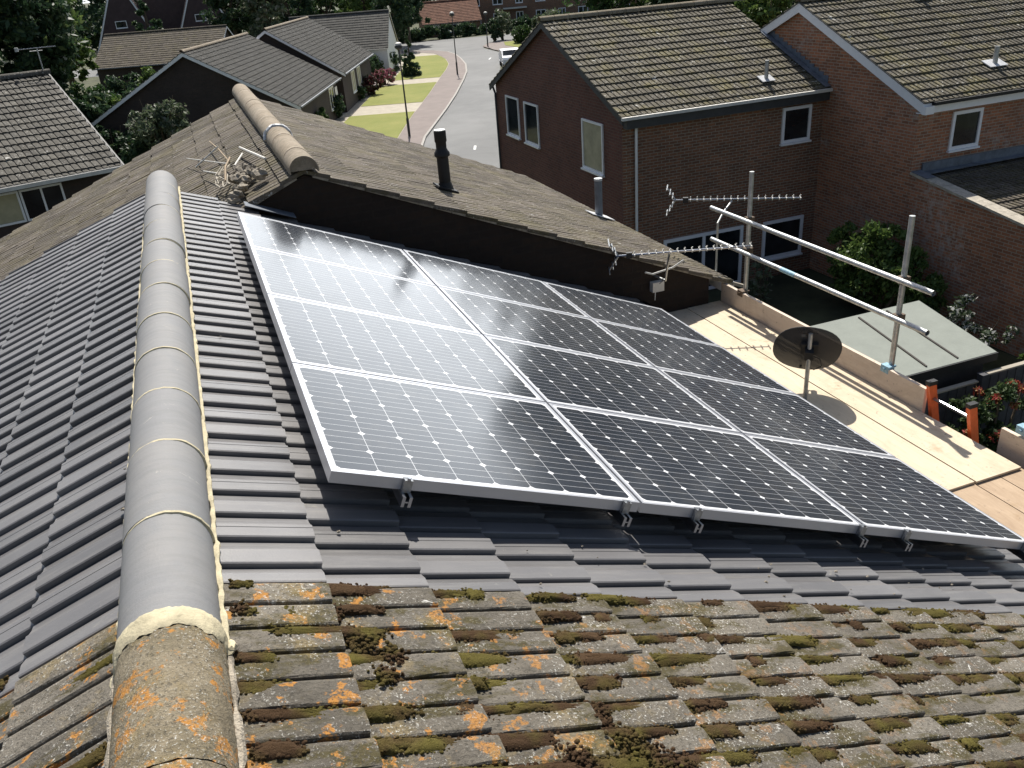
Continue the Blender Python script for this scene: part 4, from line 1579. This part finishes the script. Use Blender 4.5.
gable_house(Cc, c0 - dB * 9.5, dB, -dA, 9.5, 4.22, -4.6, -1.64, 'render_white', 'bung_tile', over=.15, seed=90, barge='offwhite', bw=.1)
Dd = thing('bungalow', 'far left bungalow with a plain long brown roof above the garden shrubs', 'bungalow', (-1, 93, GZ))
gable_house(Dd, V(-7.67, 90.75, 0), dB, -dA, 12.1, 4.6, -4.6, -1.95, 'brick_dark', 'brown_tile', over=.3, seed=95, bw=.15)

# ------------------------------------------------------------------ ground, roads
def flat(name, pts, z, mat, kind='structure', th=0.0, label=None):
    mb = MB()
    if th:
        mb.prism([(x, y, z - th) for x, y in pts], (0, 0, th))
    else:
        mb.add([(x, y, z) for x, y in pts], [tuple(range(len(pts)))])
    o = mb.build(name, mat)
    o['kind'] = kind
    return o


flat('ground', [(-900, -400), (1200, -400), (1200, 1500), (-900, 1500)], GZ - .02, 'soil')
kerbL = [(8.9, 36.5), (12.16, 45.89), (14.3, 50.76), (16.2, 55.09), (18.96, 61.66), (22.29, 70.03), (24.3, 75.4), (26.2, 81.5), (27.6, 87.5), (28.6, 92.5), (28.9, 96.5), (28.3, 100), (25.5, 103.8), (20, 106.5)]
inner = [(7.2, 36.5), (11.2, 47.6), (13.9, 54.7), (15.5, 58.6), (17.8, 64.3), (20.0, 70.0), (21.4, 73.6), (23.5, 78.8), (25.2, 83.6), (26.3, 88.2), (26.9, 92.1), (27.2, 96.0), (26.2, 99.4), (22.0, 103.0)]
FW = .09                        # footway height above the road
flat('road', [(8.9, 36.5), (12.16, 45.89), (18.96, 61.66), (24.3, 75.4), (27.6, 87.5), (28.9, 96.5), (25.5, 103.8), (-30, 122), (-30, 134), (36, 115), (80, 108), (80, 97), (36, 103), (33.5, 97), (33.0, 90), (21.3, 58), (16.5, 45), (15, 36.5), (12, 28), (7, 28)], GZ, 'asphalt')
mb = MB()
n = min(len(kerbL), len(inner))
vs = [(x, y, GZ + FW) for x, y in kerbL] + [(x, y, GZ + FW) for x, y in inner]
fs = []
a = len(kerbL)
for i in range(a - 1):
    j = min(i, len(inner) - 1)
    j2 = min(i + 1, len(inner) - 1)
    fs.append((i, i + 1, a + j2, a + j) if j2 != j else (i, i + 1, a + j))
mb.add(vs, fs)
o = mb.build('footway', 'pink_path')
o['kind'] = 'structure'
mb = MB()
for i in range(len(kerbL) - 1):
    p, q = V(*kerbL[i], 0), V(*kerbL[i + 1], 0)
    d = (q - p).normalized()
    nn = V(d.y, -d.x, 0)
    mb.obox(p, d, nn, (0, 0, 1), (-.01, 0, GZ - .02), ((q - p).length + .01, .14, GZ + FW + .012))
o = mb.build('kerb', 'kerb')
o['kind'] = 'structure'
flat('garden_ground', [(2.5, 36.5), (7.2, 36.5)] + inner[1:] + [(14, 92), (13, 84), (11, 66), (6.2, 48), (4.6, 42)], GZ + FW - .012, 'path')


def band(f0, f1, z, name, mat, ins=0.0, front=.0):
    """strip of front garden between two distances along the street, from the house fronts to the footway"""
    P = V(5.62, 46.4, 0)
    def edge(f):
        # intersection with the inner edge of the footway, going along dB
        base = P + dA * f + dB * (1.0 + front)
        for i in range(len(inner) - 1):
            a_, b_ = V(*inner[i], 0), V(*inner[i + 1], 0)
            e = b_ - a_
            den = dB.x * e.y - dB.y * e.x
            if abs(den) < 1e-6: continue
            w = a_ - base
            t = (w.x * e.y - w.y * e.x) / den
            u = (w.x * dB.y - w.y * dB.x) / den
            if 0 <= u <= 1 and t > 0:
                return base, base + dB * (t - ins)
        return base, base + dB * 6
    pts_r = []
    N = 8
    left = [edge(f0)[0], edge(f1)[0]]
    for i in range(N + 1):
        pts_r.append(edge(f0 + (f1 - f0) * i / N)[1])
    poly = [(left[0].x, left[0].y)] + [(p.x, p.y) for p in pts_r] + [(left[1].x, left[1].y)]
    return flat(name, poly, z, mat)


for f0, f1, fr in ((-10, 11.6, -.5), (15.9, 27.2, -.4), (30.6, 52.0, .2)):
    o = band(f0, f1, GZ + FW + .006, 'lawn', 'grass', .05, fr)
flat('verge_grass', [(36.0, 96.5), (37.5, 101), (58, 98), (58, 88), (36.0, 84)], GZ + .10, 'grass')
flat('far_footway', [(33.1, 84), (33.3, 93), (33.9, 98.5), (36.2, 102.6), (60, 100), (60, 98), (37.5, 101), (36.0, 96.5), (36.0, 84)], GZ + .08, 'pink_path')
for (x, y, L, a) in ((13.4, 40.6, 1.0, 1.2), (14.9, 38.9, 1.4, .3), (29.5, 84, 1.6, 1.1)):
    flat('road_marking', [(x, y), (x + .12, y - .05), (x + .12 + L * math.cos(a), y + L * math.sin(a)), (x + L * math.cos(a), y + .05 + L * math.sin(a))], GZ + .006, 'paint')

# ------------------------------------------------------------------ lamp posts
def lamp(label, x, y, h):
    r = thing('street_lamp', label, 'street lamp', (x, y, GZ), 'street lamps by the footway')
    mb = MB()
    mb.tube([(x, y, GZ), (x, y, GZ + 1.1)], .075, 10)
    mb.tube([(x, y, GZ + 1.1), (x, y, GZ + h)], .05, 10, r1=.035)
    mb.build('post', 'dark_grey', r, True)
    mb = MB()
    mb.tube([(x, y, GZ + h), (x, y, GZ + h + .12), (x, y, GZ + h + .22), (x, y, GZ + h + .26)], [.07, .22, .22, .08], 14)
    hd = mb.build('lamp_head', 'dark_grey', r, True)
    mb = MB()
    mb.tube([(x, y, GZ + h + .262), (x, y, GZ + h + .36), (x, y, GZ + h + .41)], [.20, .17, .06], 14)
    mb.build('lamp_cover', 'offwhite', hd, True)


lamp('nearest street lamp, standing in front of the lawns', 11.5, 46.6, 4.75)
lamp('middle street lamp, standing where the footway curves', 23.0, 73.8, 4.8)
lamp('far thin street lamp at the road junction', 34.2, 97.5, 3.4)

# parked car, mostly behind the gable roof
CAR = thing('parked_car', 'white car parked on the street, mostly hidden behind the brick gable roof', 'car', (29.0, 76.3, GZ))
mb = MB()
prof_ = [(-2.1, .35), (-2.1, .75), (-1.95, .92), (-1.25, 1.0), (-.7, 1.42), (.9, 1.45), (1.6, 1.05), (2.1, .95), (2.15, .4)]
cd = V(.25, .97, 0).normalized()
cs = V(cd.y, -cd.x, 0)
co = V(29.0, 76.3, GZ + .02)
mb.prism([co - cs * .85 + cd * a + V(0, 0, b) for a, b in prof_], cs * 1.7)
mb.build('body', 'white', CAR)
for a0, a1, b0, b1 in ((-1.2, -.72, 1.03, 1.40), (.95, 1.5, 1.40, 1.1)):
    mb = MB()
    mb.add([co - cs * .75 + cd * (a0 - .01) + V(0, 0, b0 + .02), co + cs * .75 + cd * (a0 - .01) + V(0, 0, b0 + .02), co + cs * .7 + cd * (a1 + .0) + V(0, 0, b1 + .02), co - cs * .7 + cd * (a1) + V(0, 0, b1 + .02)], [(0, 1, 2, 3)])
    mb.build('windscreen', 'glass', CAR)
for s in (-1, 1):
    mb = MB()
    mb.add([co + cs * s * .856 + cd * q + V(0, 0, z_) for q, z_ in ((-1.1, 1.02), (-.65, 1.36), (.85, 1.38), (1.3, 1.05))], [(0, 1, 2, 3)])
    mb.build('side_window', 'glass', CAR)
    for q in (-1.3, 1.35):
        c = co + cd * q + cs * s * .78 + V(0, 0, .29)
        mb = MB()
        mb.tube([c - cs * .09, c + cs * .09], .31, 18)
        wh = mb.build('wheel', 'black', CAR)
        mb = MB()
        mb.tube([c + cs * s * .091, c + cs * s * .097], .19, 14)
        mb.build('rim', 'alu', wh)

# ------------------------------------------------------------------ front garden shrubs
shrub('pink_shrub', 'round pink flowering shrub beside the lawns', 16.1, 72.4, 1.5, 1.3, 'leaf_pink', 2500, .12, 11)
shrub('plum_shrub', 'dark plum leaved shrub in front of the second bungalow windows', 13.6, 66.9, 1.6, 1.2, 'leaf_plum', 2200, .12, 12)
shrub('green_shrub', 'rounded dark green shrub by the first bungalow front corner', 8.8, 57.2, 1.8, 1.3, 'leaf_dark', 2500, .12, 13)
shrub('front_bush', 'small dark bush under the second bungalow windows', 12.3, 64.6, 1.2, .8, 'leaf_dark', 1500, .1, 14)
shrub('roadside_bush', 'clipped round green bush on the grass beside the junction', 38.4, 97.6, 2.1, 1.5, 'leaf_mid', 3800, .14, 15, ncl=120)
shrub('pale_shrub', 'loose pale shrub behind the red brick gable roof', 41.5, 95.5, 3.6, 2.5, 'leaf_grey', 3000, .2, 16)
shrub('verge_shrub', 'dark shrub with thin stems beside the junction grass', 37.2, 103.5, 2.9, 1.0, 'leaf_dark', 1500, .16, 17)
shrub('corner_shrub', 'pale grey shrub in front of the brick flats', 38.8, 105.0, 3.8, 1.5, 'leaf_grey', 1800, .2, 18)
HG = thing('clipped_hedge', 'dark clipped hedge beside the white gable of the last bungalow', 'hedge', (18, 79, GZ))
leaf_obj('foliage', leaves([(15.6 + k * .75, 77.2 + k * 1.2, -6.1 + (.4 if k == 3 else 0), .9, .9, 1.0) for k in range(6)], 9000, .13, 19, ncl=120, clr=.5), 'leaf_dark', HG)
tree('conifer', 'narrow dark conifer rising beside the nearest lamp head', 'tree', 19.6, 77.0, 4.0, .9, 'leaf_dark', 3500, .14, 20, conical=True, base=.05, ncl=60)
shrub('entry_shrub', 'dark green shrub beside the first bungalow door', 6.9, 51.0, 1.7, 1.1, 'leaf_mid', 2000, .11, 24)

# back gardens on the left
shrub('grey_shrub', 'grey green shrub in front of the dark bungalow gable', -1.6, 44.6, 3.2, 1.7, 'leaf_grey', 4200, .13, 25, ncl=60, z0=-6.3)
shrub('dark_garden_shrub', 'dark green shrub in the gap left of the dark gable', -3.0, 45.6, 2.6, 1.3, 'leaf_dark', 3000, .12, 26)
shrub('yellow_shrub', 'bright yellow green shrub in the left back garden', -4.7, 60.5, 2.4, 1.6, 'leaf_light', 3000, .14, 27, z0=-6.6)
shrub('mid_shrub', 'green shrub above the bright one in the left back garden', -6.2, 66, 3.4, 2.2, 'leaf_mid', 4000, .16, 28)
shrub('pale_garden_shrub', 'pale round shrub just left of the dark gable apex', -2.0, 70, 3.9, 1.5, 'leaf_light', 2600, .16, 29)
shrub('broad_leaf_shrub', 'broad leaved shrub behind the verge of the left tiled house', -5.9, 52, 3.4, 1.5, 'leaf_mid', 2600, .2, 30)
shrub('hedge_shrub', 'dark hedge like shrub under the far left bungalow eaves', -4.4, 76, 2.8, 2.6, 'leaf_dark', 4000, .16, 31)
shrub('low_garden_shrub', 'shadowed shrub under the left house verge', -4.4, 49, 2.4, 1.3, 'leaf_dark', 2400, .13, 36)

# ------------------------------------------------------------------ big trees
BG = 'background trees'
tree('big_tree', 'huge dark tree filling the upper left corner behind the tiled house', 'tree', -9.6, 52, 13.5, 5.9, 'leaf_dark', 42000, .20, 40, ncl=260, base=.05, clr=.20)
tree('big_tree', 'dark tree at the far left edge behind the tiled house', 'tree', -19, 58, 15, 7, 'leaf_dark', 16000, .28, 41, ncl=160, base=.08)
BT = [(-9, 84, 11, 2.6, 'leaf_light', 'light green tree peeking out right of the huge dark tree'),
      (-2.2, 112, 9.5, 3.0, 'leaf_dark', 'dark conical tree between the far steep gables'),
      (7.0, 108, 12, 3.2, 'leaf_dark', 'dark tree right of the steep purple gable'),
      (10.3, 104, 11, 2.8, 'leaf_grey', 'thin grey green tree behind the bungalow ridges'),
      (14.0, 112, 11, 3.8, 'leaf_dark', 'dark tree behind the second bungalow ridge'),
      (19.0, 116, 10, 4.0, 'leaf_mid', 'green tree behind the last bungalow roof'),
      (23.5, 113, 11, 3.0, 'leaf_light', 'bright green tree behind the white gable ridge'),
      (25.0, 104, 9, 3.2, 'leaf_dark', 'dark tree right of the white gable'),
      (28.5, 112, 10, 3.3, 'leaf_dark', 'dark tree left of the red roofed house'),
      (27.0, 134, 12, 4.0, 'leaf_light', 'pale tree behind the red roofed house'),
      (25.0, 46.5, 10.5, 3.2, 'leaf_mid', 'green tree showing above the nearest grey brick house ridge'),
      (28.5, 40, 17.5, 4.6, 'leaf_dark', 'tall dark tree above the middle of the brick house ridge'),
      (34.5, 38, 19.5, 5.4, 'leaf_dark', 'tall dark tree above the right end of the brick house ridge'),
      (40.5, 31, 19, 5.8, 'leaf_dark', 'tall dark tree behind the roof of the right brick house'),
      (24.6, 31.0, 7.6, 1.9, 'leaf_light', 'light green tree between the two brick house roofs'),
      (-2, 135, 14, 7, 'leaf_dark', 'tall far tree behind the steep gables on the left'),
      (14, 140, 14, 7, 'leaf_mid', 'tall far tree in the middle distance above the bungalows'),
      (-24, 110, 14, 8, 'leaf_dark', 'far dark tree left of the steep gables'),
      (58, 95, 11, 5, 'leaf_mid', 'far green tree beyond the junction behind the brick house')]
for k, (x, y, h, r, m, lb) in enumerate(BT):
    tree('background_tree', lb, 'tree', x, y, h, r, m, 6500 if y > 60 else (26000 if h > 15 else 9000), .26 if (y > 60 or h > 15) else .16, 100 + k, ncl=200 if h > 15 else 90, base=.12, group=BG, conical=(k == 1), clr=.27)
FWD = leaves([(-60 + 9 * k, 168 + 6 * math.sin(k * 1.7), -1.5 + 1.2 * math.sin(k * 2.3), 6.5, 5, 5.5 + math.sin(k * 1.3)) for k in range(22)], 60000, .5, 88, ncl=1500, clr=.22)
tag(leaf_obj('far_wood', FWD, 'leaf_dark', None), 'belt of far trees closing off the view behind the houses', 'wood', kind='stuff')
HD = thing('long_hedge', 'long dark hedge running along the far side of the junction road', 'hedge', (35, 124, GZ))
leaf_obj('foliage', leaves([(24.5 + 2.2 * k, 116.8 + 1.0 * math.sin(k) * .2 + .10 * k, -6.3, 1.5, .8, .9) for k in range(17)], 16000, .22, 77, ncl=300, clr=.5), 'leaf_dark', HD)

# ------------------------------------------------------------------ far houses
G_ = 'steep gabled houses behind the far bungalow'
for k, (x, y, lab) in enumerate(((4.35, 118, 'far steep gabled house right of the dark conical tree'), (-4.9, 118, 'far steep gabled house left of the dark conical tree'))):
    r = thing('gabled_house', lab, 'house', (x, y, GZ), G_)
    gable_house(r, V(x + 4.3, y, 0), V(0, 1, 0), V(1, 0, 0), 9, 4.3, -5.6, 4.0, 'purple_wall', 'purple_tile', over=.1, seed=200 + k, bw=.5)
    window(r, (x - .4, y + .1, -2.2), (1, 0, 0), (0, -1, 0), 1.3, .8, fw=.08)
    if k == 0:
        mb = MB()
        mb.prism([(x - 7.4, y + 3, GZ), (x - 1.5, y + 3, GZ), (x - 1.5, y + 3, .7), (x - 7.4, y + 3, .7)], (0, 5, 0))
        mb.build('side_wing', 'purple_tile', r)
RH = thing('red_roofed_house', 'low brick house with a red tiled roof beyond the junction hedge', 'house', (37, 124, GZ))
gable_house(RH, V(33.2, 122.0, 0), V(.985, -.17, 0), V(-.17, -.985, 0), 8.5, 4.0, -5.4, -2.7, 'brick', 'red_tile', over=.2, seed=210, barge='dark_grey')
for q in (1.5, 4.5):
    window(RH, tuple(V(33.2, 122.0, 0) + V(.985, -.17, 0) * q + V(.17, .985, 0) * .2 + V(0, 0, -6.7)), (.985, -.17, 0), (-.17, -.985, 0), 1.8, 1.1, mull=2, fw=.09)
FL = thing('brick_flats', 'long three storey brick block with white windows behind the junction', 'flats', (52, 128, GZ))
fd = V(.97, -.24, 0)
fn = V(-.24, -.97, 0)
fo = V(41.5, 127.5, 0)
mb = MB()
mb.prism([fo + V(0, 0, GZ), fo + fd * 26 + V(0, 0, GZ), fo + fd * 26 + V(0, 0, -.4), fo + V(0, 0, -.4)], -fn * 8)
mb.build('wall', 'brick', FL)
mb = MB()
mb.prism([fo + fn * .3 - fd * .3 + V(0, 0, -.395), fo - fn * 4 - fd * .3 + V(0, 0, 1.6), fo - fn * 8.3 - fd * .3 + V(0, 0, -.395)], fd * 26.6)
mb.build('roof', 'purple_tile', FL)
for row, zb in enumerate((-6.3, -3.9, -1.9)):
    for q in range(8):
        window(FL, tuple(fo + fd * (1.6 + 3.2 * q) + V(0, 0, zb)), fd, fn, 1.5 if q % 2 else 1.1, 1.25, mull=1, fw=.1)
mb = MB()
mb.obox(fo, fd, fn, (0, 0, 1), (5.5, .1, -4.6), (9.0, .9, -4.4))
mb.build('porch_roof', 'offwhite', FL)

# ------------------------------------------------------------------ camera, light, world
cam = bpy.data.cameras.new('camera')
cam.sensor_width = 36
cam.lens = 845.107278 / 1024 * 36
cam.clip_start = .05
cam.clip_end = 3000
co = bpy.data.objects.new('camera', cam)
COL.objects.link(co)
R = np.array([[0.93226997, -0.35455896, -0.0718377], [-0.21882757, -0.39456385, -0.89243143], [0.288075, 0.84770709, -0.44542731]])
mw = Matrix.Identity(4)
for i in range(3):
    mw[i][0] = R[0][i]
    mw[i][1] = -R[1][i]
    mw[i][2] = -R[2][i]
mw[0][3], mw[1][3], mw[2][3] = -.19637561, -2.61659397, 1.54661513
co.matrix_world = mw
S.camera = co

sd = V(.20, .74, 1.0).normalized()
elev = math.asin(sd.z)
azm = math.atan2(sd.x, sd.y)
sun = bpy.data.lights.new('sun', 'SUN')
sun.energy = 4.8
sun.angle = math.radians(.55)
sun.color = (1, .95, .87)
so = bpy.data.objects.new('sun', sun)
COL.objects.link(so)
so.rotation_euler = (-sd).to_track_quat('-Z', 'Y').to_euler()
so.location = (0, 0, 20)

w = bpy.data.worlds.new('World')
S.world = w
w.use_nodes = True
nt = w.node_tree
sky = nt.nodes.new('ShaderNodeTexSky')
sky.sky_type = 'NISHITA'
sky.sun_disc = False
sky.sun_elevation = elev
sky.sun_rotation = azm
sky.altitude = 50
sky.air_density = 1.0
sky.dust_density = 2.0
sky.ozone_density = 1.0
bg = nt.nodes['Background']
nt.links.new(sky.outputs[0], bg.inputs[0])
bg.inputs[1].default_value = .068
# broken white cloud low in the sky, brightest towards the sun
tc = nt.nodes.new('ShaderNodeTexCoord')
sep = nt.nodes.new('ShaderNodeSeparateXYZ')
nt.links.new(tc.outputs['Generated'], sep.inputs[0])
nz = nt.nodes.new('ShaderNodeTexNoise')
nz.inputs['Scale'].default_value = 1.7
nz.inputs['Detail'].default_value = 4
mpg = nt.nodes.new('ShaderNodeMapping')
mpg.inputs['Scale'].default_value = (1, 1, 3)
nt.links.new(tc.outputs['Generated'], mpg.inputs[0])
nt.links.new(mpg.outputs[0], nz.inputs['Vector'])
def mr(sock, a, b, c=0.0, d=1.0):
    n_ = nt.nodes.new('ShaderNodeMapRange')
    n_.inputs[1].default_value, n_.inputs[2].default_value, n_.inputs[3].default_value, n_.inputs[4].default_value = a, b, c, d
    nt.links.new(sock, n_.inputs[0])
    return n_.outputs[0]
def mul(a, b):
    n_ = nt.nodes.new('ShaderNodeMath')
    n_.operation = 'MULTIPLY'
    nt.links.new(a, n_.inputs[0])
    nt.links.new(b, n_.inputs[1])
    return n_.outputs[0]
dotn = nt.nodes.new('ShaderNodeVectorMath')
dotn.operation = 'DOT_PRODUCT'
nt.links.new(tc.outputs['Generated'], dotn.inputs[0])
dotn.inputs[1].default_value = (.42, .907, 0)
low = mr(sep.outputs[2], .60, .20)
tow = mr(dotn.outputs['Value'], .55, .97, .04, 1.0)
fac = mul(mul(low, tow), mr(nz.outputs[0], .20, .62, .55, 1.0))
mixc = nt.nodes.new('ShaderNodeMix')
mixc.data_type = 'RGBA'
nt.links.new(fac, mixc.inputs[0])
nt.links.new(sky.outputs[0], mixc.inputs[6])
mixc.inputs[7].default_value = (31, 32.5, 34, 1)
nt.links.new(mixc.outputs[2], bg.inputs[0])

S.view_settings.view_transform = 'Standard'
S.view_settings.look = 'None'
S.view_settings.exposure = 0.45
S.view_settings.gamma = 1.0
S.cycles.max_bounces = 6
S.cycles.use_denoising = True
